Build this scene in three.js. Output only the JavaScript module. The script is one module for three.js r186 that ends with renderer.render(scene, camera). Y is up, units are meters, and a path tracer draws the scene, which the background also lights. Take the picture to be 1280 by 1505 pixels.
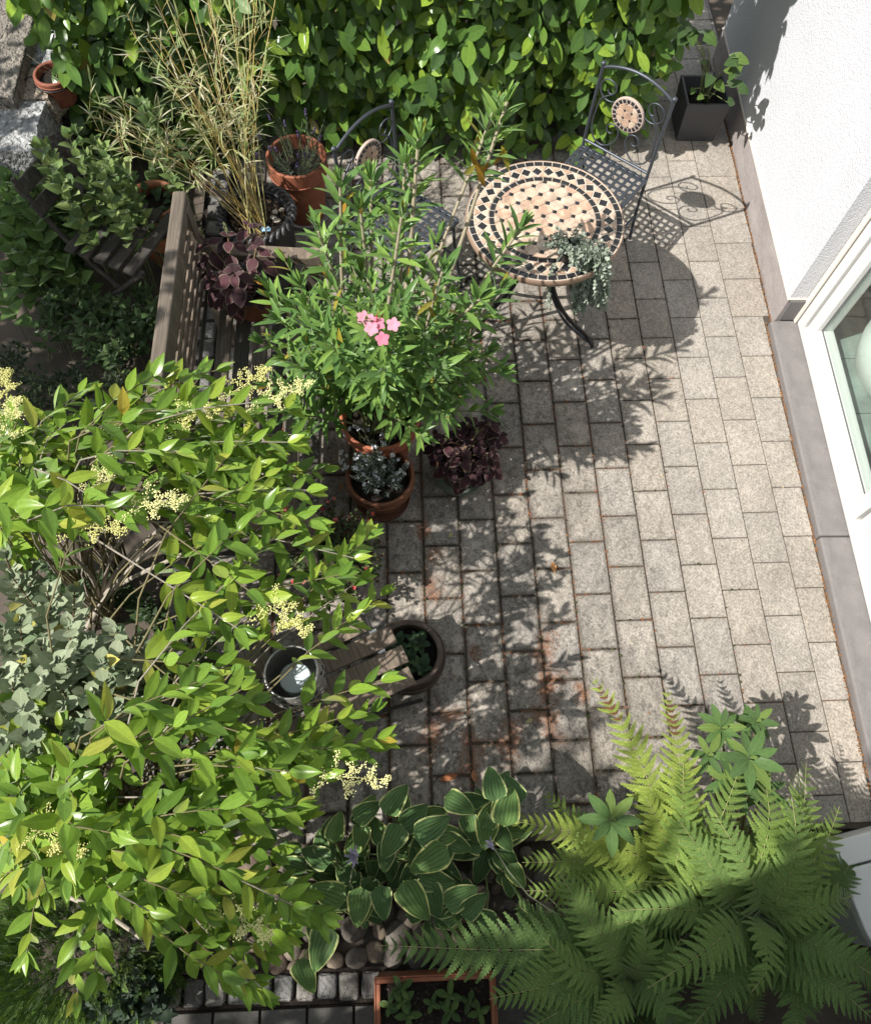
import * as THREE from 'three';
import { RoundedBoxGeometry } from 'three/addons/geometries/RoundedBoxGeometry.js';

// ------------------------------------------------------------------ camera, sky, sun, exposure
const W = 870, H = 1024;
const scene = new THREE.Scene();
const FOCAL = 1129.3, PW = 1280, PH = 1505;                       // lens fitted to the paving grid, in photograph pixels
const camera = new THREE.PerspectiveCamera(2 * Math.atan(PH / 2 / FOCAL) * 180 / Math.PI, W / H, 0.05, 200);
camera.rotation.order = 'YXZ';
camera.rotation.set(-1.158, -0.0743, 0.0418);
camera.position.set(-1.6693, 3.1951, 2.4494);
camera.updateMatrixWorld(true);

const SUN = new THREE.Vector3(-0.84, 1, 0.27).normalize();
// clear summer sky: pale towards the horizon, soft aureole round the sun (float equirectangular)
const skyTex = (() => {
  const w = 256, h = 128, d = new Float32Array(w * h * 4);
  for (let j = 0; j < h; j++) for (let i = 0; i < w; i++) {
    const el = ((j + 0.5) / h - 0.5) * Math.PI, az = ((i + 0.5) / w - 0.5) * 2 * Math.PI, v = new THREE.Vector3(Math.cos(el) * Math.cos(az), Math.sin(el), Math.cos(el) * Math.sin(az));
    const t = Math.pow(Math.max(v.y, 0), 0.55), g = 0.9 * Math.exp(-(1 - v.dot(SUN)) * 9), k = (j * w + i) * 4, z = [0.74, 0.86, 1.02], o = [1.12, 1.10, 1.05];
    for (let c = 0; c < 3; c++) d[k + c] = o[c] + (z[c] - o[c]) * t + g * [1.1, 1.02, 0.9][c]; d[k + 3] = 1;
  }
  const x = new THREE.DataTexture(d, w, h, THREE.RGBAFormat, THREE.FloatType); x.mapping = THREE.EquirectangularReflectionMapping; x.magFilter = THREE.LinearFilter; x.minFilter = THREE.LinearFilter; x.colorSpace = THREE.LinearSRGBColorSpace; x.needsUpdate = true; return x;
})();
scene.background = skyTex; scene.environment = skyTex;
scene.backgroundIntensity = scene.environmentIntensity = 0.45;
const sun = new THREE.DirectionalLight(new THREE.Color(1, 0.955, 0.90), 5.0);
sun.position.copy(SUN).multiplyScalar(20); sun.castShadow = true; sun.shadow.radius = 1;
sun.shadow.camera.left = -7; sun.shadow.camera.right = 7; sun.shadow.camera.top = 7; sun.shadow.camera.bottom = -7; sun.shadow.camera.far = 60;
sun.shadow.mapSize.set(4096, 4096);
sun.target.position.set(-1.6, 0, 0.4);
sun.position.add(sun.target.position);
scene.add(sun, sun.target);
const renderer = new THREE.WebGLRenderer({ antialias: true });
renderer.setSize(W, H);
renderer.shadowMap.enabled = true;
renderer.toneMapping = THREE.LinearToneMapping;
renderer.toneMappingExposure = 1.56;

// ------------------------------------------------------------------ helpers
const V = (x, y, z) => new THREE.Vector3(x, y, z);
const UPV = V(0, 1, 0);
function rngOf(s) { let a = (s * 2654435761) >>> 0; return () => { a |= 0; a = a + 0x6D2B79F5 | 0; let t = Math.imul(a ^ a >>> 15, 1 | a); t = t + Math.imul(t ^ t >>> 7, 61 | t) ^ t; return ((t ^ t >>> 14) >>> 0) / 4294967296; }; }
const lerp = (a, b, t) => a + (b - a) * t, clamp = (x, a = 0, b = 1) => Math.min(b, Math.max(a, x));
const smooth = (a, b, x) => { const t = clamp((x - a) / (b - a)); return t * t * (3 - 2 * t); };
const col = (r, g, b) => new THREE.Color().setRGB(r, g, b);
// pixel of the photograph -> point at height h above the patio
function P(px, py, h = 0) {
  const d = V((px - PW / 2) / FOCAL, -(py - PH / 2) / FOCAL, -1).applyEuler(camera.rotation);
  return camera.position.clone().addScaledVector(d, (h - camera.position.y) / d.y);
}
const names = {};
function numbered(n) { const k = names[n] = (names[n] ?? -1) + 1; return k ? n + '_' + String(k).padStart(3, '0') : n; }
function thing(name, label, category, pos = V(0, 0, 0), turn = 0, group) {
  const g = new THREE.Group(); g.name = numbered(name); g.position.copy(pos); g.rotation.y = turn;
  g.userData = { label, category }; if (group) g.userData.group = group;
  scene.add(g); g.updateMatrixWorld(true); return g;
}
function part(name, geo, mat, parent, kind) {
  const m = new THREE.Mesh(geo, mat); m.name = name; m.castShadow = m.receiveShadow = true;
  if (kind) m.userData.kind = kind; parent.add(m); return m;
}
function struct(name, geo, mat, parent = scene) { const m = part(name, geo, mat, parent); if (parent === scene) { m.name = numbered(name); m.userData.kind = 'structure'; } return m; }
// a collector of triangles
class MB {
  constructor() { this.p = []; this.n = []; this.u = []; this.i = []; }
  add(geo, m) {
    const g = geo, P_ = g.attributes.position, N = g.attributes.normal, U = g.attributes.uv, off = this.p.length / 3, v = V(), nm = m ? new THREE.Matrix3().getNormalMatrix(m) : null;
    for (let k = 0; k < P_.count; k++) {
      v.fromBufferAttribute(P_, k); if (m) v.applyMatrix4(m); this.p.push(v.x, v.y, v.z);
      v.fromBufferAttribute(N, k); if (m) v.applyMatrix3(nm).normalize(); this.n.push(v.x, v.y, v.z);
      this.u.push(U ? U.getX(k) : 0, U ? U.getY(k) : 0);
    }
    if (g.index) for (let k = 0; k < g.index.count; k++) this.i.push(off + g.index.getX(k)); else for (let k = 0; k < P_.count; k++) this.i.push(off + k);
    return this;
  }
  geo() {
    const g = new THREE.BufferGeometry();
    g.setAttribute('position', new THREE.Float32BufferAttribute(this.p, 3)); g.setAttribute('normal', new THREE.Float32BufferAttribute(this.n, 3));
    g.setAttribute('uv', new THREE.Float32BufferAttribute(this.u, 2)); g.setIndex(this.i); return g;
  }
}
const M4 = (pos, q, s) => new THREE.Matrix4().compose(pos, q ?? new THREE.Quaternion(), s ?? V(1, 1, 1));
function basis(pos, dir, nrm, sx, sy = sx, sz = sx) {              // +Y along dir, +Z along nrm
  const y = dir.clone().normalize(), z = nrm.clone().addScaledVector(y, -nrm.dot(y)); if (z.lengthSq() < 1e-6) z.set(y.y, y.z, y.x).addScaledVector(y, -y.dot(z)); z.normalize();
  const x = y.clone().cross(z); return new THREE.Matrix4().makeBasis(x.multiplyScalar(sx), y.multiplyScalar(sy), z.multiplyScalar(sz)).setPosition(pos);
}
function curve(pts) { return new THREE.CatmullRomCurve3(pts, false, 'centripetal'); }
// tapered tube through points
function tube(pts, r0, r1 = r0, seg = 10, rad = 6, closed = false) {
  const c = (pts instanceof THREE.Curve) ? pts : new THREE.CatmullRomCurve3(pts, closed, 'centripetal');
  const fr = c.computeFrenetFrames(seg, closed), p = [], n = [], u = [], ix = [], L = c.getLength();
  for (let i = 0; i <= seg; i++) {
    const t = i / seg, o = c.getPointAt(t), r = lerp(r0, r1, t);
    for (let j = 0; j <= rad; j++) { const a = j / rad * Math.PI * 2, d = fr.normals[i].clone().multiplyScalar(Math.cos(a)).addScaledVector(fr.binormals[i], Math.sin(a)); p.push(o.x + d.x * r, o.y + d.y * r, o.z + d.z * r); n.push(d.x, d.y, d.z); u.push(j / rad * 0.1, t * L); }
  }
  for (let i = 0; i < seg; i++) for (let j = 0; j < rad; j++) { const a = i * (rad + 1) + j, b = a + rad + 1; ix.push(a, a + 1, b, b, a + 1, b + 1); }
  const cap = (i, s) => { const o = c.getPointAt(i / seg), t = c.getTangentAt(i / seg).multiplyScalar(s), k = p.length / 3; p.push(o.x, o.y, o.z); n.push(t.x, t.y, t.z); u.push(0, 0); for (let j = 0; j <= rad; j++) { const q = (i * (rad + 1) + j) * 3; p.push(p[q], p[q + 1], p[q + 2]); n.push(t.x, t.y, t.z); u.push(0, 0); } for (let j = 0; j < rad; j++) s > 0 ? ix.push(k, k + 1 + j, k + 2 + j) : ix.push(k, k + 2 + j, k + 1 + j); };
  if (!closed) { cap(0, -1); cap(seg, 1); }
  const g = new THREE.BufferGeometry(); g.setAttribute('position', new THREE.Float32BufferAttribute(p, 3)); g.setAttribute('normal', new THREE.Float32BufferAttribute(n, 3)); g.setAttribute('uv', new THREE.Float32BufferAttribute(u, 2)); g.setIndex(ix); return g;
}
// uv in metres from the dominant axis of the normal
function metricUV(g, k = 1, off = [0, 0]) {
  const p = g.attributes.position, n = g.attributes.normal, u = new Float32Array(p.count * 2);
  for (let i = 0; i < p.count; i++) { const ax = Math.abs(n.getX(i)), ay = Math.abs(n.getY(i)), az = Math.abs(n.getZ(i)); const [a, b] = ay >= ax && ay >= az ? [p.getX(i), p.getZ(i)] : ax >= az ? [p.getZ(i), p.getY(i)] : [p.getX(i), p.getY(i)]; u[2 * i] = a * k + off[0]; u[2 * i + 1] = b * k + off[1]; }
  g.setAttribute('uv', new THREE.BufferAttribute(u, 2)); return g;
}
const rbox = (x, y, z, r = 0.004, s = 1) => metricUV(new RoundedBoxGeometry(x, y, z, s, Math.min(r, x / 2.01, y / 2.01, z / 2.01)));
const boxAt = (x0, x1, y0, y1, z0, z1, r = 0.004) => { const g = new RoundedBoxGeometry(x1 - x0, y1 - y0, z1 - z0, 1, r); g.translate((x0 + x1) / 2, (y0 + y1) / 2, (z0 + z1) / 2); return metricUV(g); };
// prism of a convex polygon [[x,z],...] between y0 and y1, top edge chamfered
function prism(poly, y0, y1, bev = 0.001) {
  const mb = { p: [], n: [], u: [] }, c = poly.reduce((a, q) => [a[0] + q[0] / poly.length, a[1] + q[1] / poly.length], [0, 0]);
  let area = 0; poly.forEach((a, i) => { const b = poly[(i + 1) % poly.length]; area += a[0] * b[1] - b[0] * a[1]; }); const pl = area > 0 ? poly.slice().reverse() : poly;
  const inn = pl.map(q => { const d = Math.hypot(q[0] - c[0], q[1] - c[1]) || 1, k = Math.max(0.3, 1 - bev * 1.4 / d); return [c[0] + (q[0] - c[0]) * k, c[1] + (q[1] - c[1]) * k]; });
  const tri = (a, b, d) => { const A = V(...a), B = V(...b), C = V(...d), n = B.clone().sub(A).cross(C.clone().sub(A)).normalize(); for (const q of [A, B, C]) { mb.p.push(q.x, q.y, q.z); mb.n.push(n.x, n.y, n.z); mb.u.push(q.x, q.z); } };
  for (let i = 0; i < pl.length; i++) {
    const a = pl[i], b = pl[(i + 1) % pl.length], ai = inn[i], bi = inn[(i + 1) % pl.length];
    tri([c[0], y1, c[1]], [ai[0], y1, ai[1]], [bi[0], y1, bi[1]]);
    tri([ai[0], y1, ai[1]], [a[0], y1 - bev, a[1]], [bi[0], y1, bi[1]]); tri([bi[0], y1, bi[1]], [a[0], y1 - bev, a[1]], [b[0], y1 - bev, b[1]]);
    tri([a[0], y1 - bev, a[1]], [a[0], y0, a[1]], [b[0], y1 - bev, b[1]]); tri([b[0], y1 - bev, b[1]], [a[0], y0, a[1]], [b[0], y0, b[1]]);
  }
  const g = new THREE.BufferGeometry(); g.setAttribute('position', new THREE.Float32BufferAttribute(mb.p, 3)); g.setAttribute('normal', new THREE.Float32BufferAttribute(mb.n, 3)); g.setAttribute('uv', new THREE.Float32BufferAttribute(mb.u, 2)); return g;
}
const lathe = (pts, seg = 40) => { const g = new THREE.LatheGeometry(pts.map(q => new THREE.Vector2(q[0], q[1])), seg); return g; };

// noise
const PERM = (() => { const r = rngOf(77), a = [...Array(256).keys()]; for (let i = 255; i > 0; i--) { const j = Math.floor(r() * (i + 1)); [a[i], a[j]] = [a[j], a[i]]; } return Uint8Array.from([...a, ...a]); })();
const hash2 = (x, y) => PERM[(PERM[x & 255] + y) & 255] / 255;
function vn(x, y, w = 0) { const xi = Math.floor(x), yi = Math.floor(y), fx = x - xi, fy = y - yi, u = fx * fx * (3 - 2 * fx), v = fy * fy * (3 - 2 * fy), m = w ? (k => ((k % w) + w) % w) : (k => k); const a = hash2(m(xi), m(yi)), b = hash2(m(xi + 1), m(yi)), c = hash2(m(xi), m(yi + 1)), d = hash2(m(xi + 1), m(yi + 1)); return lerp(lerp(a, b, u), lerp(c, d, u), v); }
function fbm(x, y, o = 4, w = 0) { let s = 0, a = 0.5, t = 0; for (let i = 0; i < o; i++) { s += a * vn(x, y, w); t += a; x *= 2; y *= 2; w *= 2; a *= 0.5; x += 17; y += 31; } return s / t; }
function tex(w, h, f, { srgb = false, repeat } = {}) {
  const d = new Uint8Array(w * h * 4);
  for (let y = 0; y < h; y++) for (let x = 0; x < w; x++) { const c = f(x, y), k = (y * w + x) * 4; for (let i = 0; i < 3; i++) d[k + i] = Math.round(255 * clamp(typeof c === 'number' ? c : c[i])); d[k + 3] = 255; }
  const t = new THREE.DataTexture(d, w, h); t.magFilter = THREE.LinearFilter; t.minFilter = THREE.LinearMipmapLinearFilter; t.generateMipmaps = true; t.wrapS = t.wrapT = THREE.RepeatWrapping;
  if (srgb) t.colorSpace = THREE.SRGBColorSpace; if (repeat) t.repeat.set(...repeat); t.needsUpdate = true; return t;
}
const s2 = x => Math.pow(clamp(x), 1 / 2.2);                     // linear -> stored srgb
const noiseTex = tex(256, 256, (x, y) => s2(0.45 + 0.75 * (fbm(x / 32, y / 32, 5, 8) - 0.15)), { srgb: true });
const bumpTex = tex(256, 256, (x, y) => fbm(x / 16, y / 16, 4, 16));
const grainTex = tex(256, 256, (x, y) => hash2(x, y) * 0.5 + 0.5 * fbm(x / 4, y / 4, 2, 64));
const withRepeat = (t, a, b = a) => { const c = t.clone(); c.repeat.set(a, b); c.needsUpdate = true; return c; };
const std = (c, rough = 0.8, extra = {}) => new THREE.MeshStandardMaterial({ color: c, roughness: rough, ...extra });
const phys = (c, rough, extra = {}) => new THREE.MeshPhysicalMaterial({ color: c, roughness: rough, ...extra });

// ------------------------------------------------------------------ materials
const woodTex = (seed, dark) => tex(128, 512, (x, y) => { const g = fbm(x / 5 + seed * 9, y / 90 + seed, 4), l = fbm(x / 2.2 + seed, y / 140, 3), p = fbm(x / 22 + 5 * seed, y / 30, 4); const v = dark * (0.45 + 0.75 * g) * (0.7 + 0.6 * l) + 0.10 * smooth(0.55, 0.8, p); return [s2(v), s2(v * 0.93), s2(v * 0.83)]; }, { srgb: true });
const greyWoodTex = woodTex(1, 0.30), darkWoodTex = woodTex(2, 0.13), brownWoodTex = woodTex(3, 0.26);
const woodBump = tex(128, 512, (x, y) => 0.6 * fbm(x / 3 + 3, y / 90, 4) + 0.4 * fbm(x / 1.6, y / 160, 2));
const wood = (t, c = col(1, 1, 1)) => std(c, 0.85, { map: t, bumpMap: woodBump, bumpScale: 0.003 });
const mGreyWood = wood(withRepeat(greyWoodTex, 9, 1.6), col(0.48, 0.42, 0.36)), mDarkWood = wood(withRepeat(darkWoodTex, 9, 1.6), col(0.45, 0.42, 0.39)), mBrownWood = wood(withRepeat(brownWoodTex, 9, 1.6), col(0.72, 0.60, 0.50));
const clayTex = tex(256, 256, (x, y) => { const v = 0.72 + 0.5 * (fbm(x / 32, y / 20, 5, 0) - 0.4), w = smooth(0.62, 0.8, fbm(x / 18 + 50, y / 30 + 9, 4)); return [s2(lerp(v, 0.9, w * 0.5)), s2(lerp(v, 1.0, w * 0.7)), s2(lerp(v, 1.0, w * 0.9))]; }, { srgb: true });
const clay = (r, g, b) => std(col(r, g, b), 0.72, { map: withRepeat(clayTex, 3, 2), bumpMap: grainTex, bumpScale: 0.0006 });
const mClay = clay(0.34, 0.115, 0.058), mClayDark = clay(0.27, 0.085, 0.045), mClayPale = clay(0.42, 0.17, 0.075), mClayBrown = clay(0.22, 0.085, 0.04);
const mSoil = std(col(0.040, 0.028, 0.02), 1, { map: withRepeat(noiseTex, 6), bumpMap: withRepeat(grainTex, 5), bumpScale: 0.012 });
const mIron = std(col(0.075, 0.085, 0.10), 0.42, { metalness: 0.55, bumpMap: withRepeat(grainTex, 8), bumpScale: 0.0003 });
const mIronDark = std(col(0.03, 0.028, 0.028), 0.42, { metalness: 0.5 });

// leaf surface print: midrib, side veins, faint mottling
const leafTex = tex(64, 128, (x, y) => { const u = Math.abs(x / 63 - 0.5) * 2, v = y / 127, rib = smooth(0.10, 0.02, u), vein = smooth(0.78, 0.98, Math.abs(Math.sin((v * 9 - u * 2.2) * Math.PI))); const b = 0.84 + 0.22 * (fbm(x / 9, y / 9, 3) - 0.5); return [s2(b + rib * 0.35 + vein * 0.03), s2(b + rib * 0.26 + vein * 0.025), s2(b + rib * 0.18 + vein * 0.01)]; }, { srgb: true });
const leafBump = tex(64, 128, (x, y) => { const u = Math.abs(x / 63 - 0.5) * 2, v = y / 127; return 0.5 + 0.3 * Math.sin((v * 9 - u * 2.2) * Math.PI * 2) * smooth(0, 0.15, u) - 0.4 * smooth(0.1, 0, u); });
function leafMat(r, g, b, { t = 0.35, coat = 0.3, cr = 0.35, map = leafTex, bump = 0.0006 } = {}) {
  return phys(col(r, g, b), 1, { transmission: t, thickness: 0, clearcoat: coat, clearcoatRoughness: cr, side: THREE.DoubleSide, map, bumpMap: bump ? leafBump : null, bumpScale: bump, ior: 1.3 });
}
// leaf blade: unit length along +Y, width w, prof(t) half-width factor, fold = V of the halves, curl = tip drop
function leafGeo(w, { n = 6, prof = t => Math.sin(Math.PI * Math.pow(t, 0.8)) , fold = 0.25, curl = 0.18, wave = 0, twist = 0, c = 1 } = {}) {
  const p = [], u = [], ix = [];
  for (let i = 0; i <= n; i++) {
    const t = i / n, hw = w / 2 * Math.max(prof(t), 0.0), zz = -curl * t * t + 0.06 * t, a = twist * t;
    for (let j = -c; j <= c; j++) { const k = j / c, x = k * hw * (1 - 0.12 * fold * Math.abs(k)), z = Math.pow(Math.abs(k), c > 1 ? 1.35 : 1) * hw * fold - (c > 1 ? 0.5 * hw * fold * k * k * k * k : 0) + wave * k * Math.sin(t * 12 + k); p.push(x * Math.cos(a) - z * Math.sin(a), t * (1 - 0.25 * curl * t), zz + x * Math.sin(a) + z * Math.cos(a)); u.push(0.5 + k * 0.5 * Math.max(prof(t), 0.05), t); }
  }
  const nc = 2 * c + 1; for (let i = 0; i < n; i++) for (let k = 0; k < 2 * c; k++) { const a = i * nc + k, b = a + nc; ix.push(a, a + 1, b, b, a + 1, b + 1); }
  const g = new THREE.BufferGeometry(); g.setAttribute('position', new THREE.Float32BufferAttribute(p, 3)); g.setAttribute('uv', new THREE.Float32BufferAttribute(u, 2)); g.setIndex(ix); g.computeVertexNormals(); return g;
}
const ovate = t => Math.sin(Math.PI * Math.pow(t, 0.75)), ellipt = t => Math.pow(Math.sin(Math.PI * t), 0.75), lance = t => Math.pow(Math.sin(Math.PI * Math.pow(t, 0.85)), 0.9), obov = t => Math.pow(Math.sin(Math.PI * Math.pow(t, 1.25)), 0.8), heart = t => Math.min(1, Math.sqrt(t * 9)) * Math.pow(Math.cos(Math.PI / 2 * Math.pow(t, 1.15)), 0.75);
const variants = (w, list) => list.map(o => leafGeo(w * (o.w ?? 1), o));

// a plant gathers leaves and writes up to 300 of those nearest the lens as parts, the rest as one part
const _pv = V();
class Plant {
  constructor(o, geos, mats, leafName = 'leaf') { this.o = o; this.geos = geos; this.mats = mats; this.leafName = leafName; this.l = []; this.inv = new THREE.Matrix4().copy(o.matrixWorld).invert(); }
  leaf(pos, dir, nrm, size, ci, r, wide = 1) { this.l.push({ m: basis(pos, dir, nrm, size * wide, size, size), pos: pos.clone().addScaledVector(dir, size * 0.5), c: ci, g: Math.floor(r() * this.geos.length) }); }
  stem(pts, r0, r1, mat, seg = 7, rad = 5, name = 'stem') { const g = tube((pts instanceof THREE.Curve) ? pts : curve(pts), r0, r1, seg, rad); g.applyMatrix4(this.inv); return part(name, g, mat, this.o); }
  mesh(name, geo, mat, kind) { geo.applyMatrix4(this.inv); return part(name, geo, mat, this.o, kind); }
  finish(max = 300) {
    for (const q of this.l) { _pv.copy(q.pos).project(camera); const inside = Math.abs(_pv.x) < 1.03 && Math.abs(_pv.y) < 1.03; q.k = q.pos.distanceTo(camera.position) + (inside ? 0 : 100); }
    this.l.sort((a, b) => a.k - b.k);
    const near = this.l.slice(0, max), rest = this.l.slice(max);
    for (const q of near) { const m = part(this.leafName, this.geos[q.g], this.mats[q.c], this.o); m.applyMatrix4(this.inv.clone().multiply(q.m)); }
    if (rest.length) {
      const mm = this.mats[0].clone(); mm.color.setRGB(1, 1, 1);
      const im = new THREE.InstancedMesh(this.geos[0], mm, rest.length); im.name = 'foliage'; im.userData.kind = 'stuff'; im.castShadow = im.receiveShadow = true;
      rest.forEach((q, i) => { im.setMatrixAt(i, this.inv.clone().multiply(q.m)); im.setColorAt(i, this.mats[q.c].color); }); this.o.add(im);
    }
  }
  // leaves along a curve
  shoot(c, r, { from = 0.4, to = 1, gap = 0.04, per = 2, size = 0.08, ang = 0.9, up = 0.5, cs = null, taper = 0.35, droop = 0, tip = 0, jit = 0.5 }) {
    const L = c.getLength(); let k = 0, ph = r() * 6.28;
    for (let s = from * L; s <= to * L + 1e-4; s += gap * (0.8 + 0.4 * r())) {
      const t = Math.min(s / L, 1), o = c.getPointAt(t), d = c.getTangentAt(t), a0 = V(d.z, 0.1, -d.x).cross(d).normalize(), b0 = d.clone().cross(a0).normalize(), f = (s / L - from) / (to - from + 1e-6);
      for (let j = 0; j < per; j++) {
        const a = ph + k * (per === 2 ? Math.PI / 2 : per === 3 ? Math.PI / 3 : 2.4) + j * 2 * Math.PI / per + (r() - 0.5) * 0.5, rad = a0.clone().multiplyScalar(Math.cos(a)).addScaledVector(b0, Math.sin(a)), A = ang * (1 - 0.4 * f) + (r() - 0.5) * 0.3;
        const dir = d.clone().multiplyScalar(Math.cos(A)).addScaledVector(rad, Math.sin(A)); dir.y -= droop; dir.normalize();
        const n = d.clone().addScaledVector(UPV, up).addScaledVector(V(r() - 0.5, r() - 0.5, r() - 0.5), jit);
        this.leaf(o, dir, n, size * (1 - taper * f) * (0.8 + 0.4 * r()), cs(r, f), r, 0.85 + 0.3 * r());
      }
      k++;
    }
    for (let j = 0; j < tip; j++) { const d = c.getTangentAt(1), dir = d.clone().addScaledVector(V(r() - 0.5, r() - 0.5, r() - 0.5), 0.7).normalize(); this.leaf(c.getPointAt(1), dir, UPV.clone().addScaledVector(V(r() - .5, r() - .5, r() - .5), .8), size * 0.6, cs(r, 1), r); }
  }
}
const pick = (...w) => r => { let x = r() * w.reduce((a, b) => a + b), i = 0; while ((x -= w[i]) > 0 && i < w.length - 1) i++; return i; };
// arching stem from base to tip
function arch(a, b, lift = 0.3, r = null, wob = 0) { const m = a.clone().lerp(b, 0.45); m.y = lerp(a.y, b.y, 0.45 + lift); if (r) m.add(V((r() - .5) * wob, 0, (r() - .5) * wob)); return curve([a, m, b]); }

// ------------------------------------------------------------------ ground and paving
{
  const g = new THREE.PlaneGeometry(90, 90); g.rotateX(-Math.PI / 2); metricUV(g);
  const soilTex = tex(512, 512, (x, y) => { const a = fbm(x / 64, y / 64, 5, 8), b = hash2(x, y), c = smooth(0.80, 0.97, fbm(x / 7 + 40, y / 7, 2)); const v = 0.035 + 0.05 * a + 0.03 * b * a; return [s2(v * 1.25 + c * 0.12), s2(v + c * 0.085), s2(v * 0.75 + c * 0.05)]; }, { srgb: true });
  const m = std(col(1, 1, 1), 1, { map: withRepeat(soilTex, 0.9), bumpMap: withRepeat(soilTex, 0.9), bumpScale: 0.03 });
  const e = struct('ground', g, m); e.position.y = -0.05;
}
const TH = -0.025, HP = V(0.197, 0, 0.07);
const PX = 0.1625, PZ = 0.24375, MX0 = -2.75, MX1 = 0.30, MZ0 = -3.0, MZ1 = 2.5;
const dirtAt = (x, z) => clamp(smooth(-0.05, -1.25, x) * 0.85 + 0.35 * smooth(1.4, 2.3, z) * smooth(0.1, -0.8, x));
const STAINS = [[806, 1010, 0.10], [808, 1060, 0.09], [800, 960, 0.07], [745, 1095, 0.07], [690, 1110, 0.10], [640, 1080, 0.09], [660, 1060, .07], [640, 860, 0.07], [622, 780, 0.05], [760, 1075, .06], [850, 1020, .05], [812, 940, .05], [640, 820, .05], [700, 960, .04]].map(([a, b, s]) => { const p = P(a, b); return [p.x, p.z, s * 0.8]; });
const paveTex = (() => {
  const w = 1138, h = 2048;
  return tex(w, h, (i, j) => {
    const x = MX0 + (i + 0.5) / w * (MX1 - MX0), z = MZ0 + (j + 0.5) / h * (MZ1 - MZ0);
    const cx = Math.floor(x / PX), off = (cx & 1) ? 0.5 : 0, rz = Math.floor(z / PZ - off), tone = hash2(cx + 60, rz + 90), hue = hash2(cx + 11, rz + 140);
    const d = dirtAt(x, z), sp = hash2(i * 7 + 3, j * 13 + (i >> 3)), sp2 = vn(i / 1.7, j / 1.7), big = fbm(x * 5, z * 5, 4), mid = fbm(x * 22 + 9, z * 22, 4), fine = fbm(x * 70, z * 70 + 5, 3);
    let v = lerp(0.285, 0.215, d) * (0.93 + 0.14 * tone) * (0.80 + 0.40 * big);
    v *= 0.46 + 0.40 * sp + 0.70 * sp2; v *= lerp(1, 0.55 + 0.9 * mid, 0.25 + 0.6 * d);
    const black = smooth(0.56, 0.72, fine) * (0.10 + 0.35 * d); v *= 1 - black;
    const pale = smooth(0.66, 0.78, fbm(x * 14 + 30, z * 14 + 3, 4)) * (0.1 + 0.35 * d); v = lerp(v, 0.5 * (0.7 + 0.5 * sp), pale);
    // soil and edge shading painted in along the joints
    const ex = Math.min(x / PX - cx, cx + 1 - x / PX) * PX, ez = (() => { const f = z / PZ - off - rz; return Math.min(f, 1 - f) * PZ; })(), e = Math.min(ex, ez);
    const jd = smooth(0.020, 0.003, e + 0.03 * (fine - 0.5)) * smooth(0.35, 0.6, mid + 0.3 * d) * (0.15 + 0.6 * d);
    let R = v * (1.05 + 0.04 * hue), G = v * 0.965, B = v * (0.855 - 0.05 * hue);
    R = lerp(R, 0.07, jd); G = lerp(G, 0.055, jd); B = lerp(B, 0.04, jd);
    let st = 0; for (const [sx, sz, s] of STAINS) { const q = Math.hypot(x - sx, (z - sz) * 0.8) / s; if (q < 1.6) st = Math.max(st, smooth(1.5, 0.2, q + 1.5 * (fbm(x * 40 + sx, z * 40, 4) - 0.5))); }
    st *= 0.75 * smooth(0.3, 0.62, fine + 0.15) * smooth(0.06, 0.012, e + 0.05 * (mid - 0.5)); R = lerp(R, 0.20, st); G = lerp(G, 0.085, st); B = lerp(B, 0.04, st);
    return [s2(R), s2(G), s2(B)];
  }, { srgb: true });
})();
const paveBump = tex(512, 512, (x, y) => 0.55 * hash2(x, y) + 0.45 * fbm(x / 5, y / 5, 3));
const mPave = std(col(1, 1, 1), 0.95, { map: paveTex, bumpMap: withRepeat(paveBump, 6, 11), bumpScale: 0.0022 });
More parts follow.
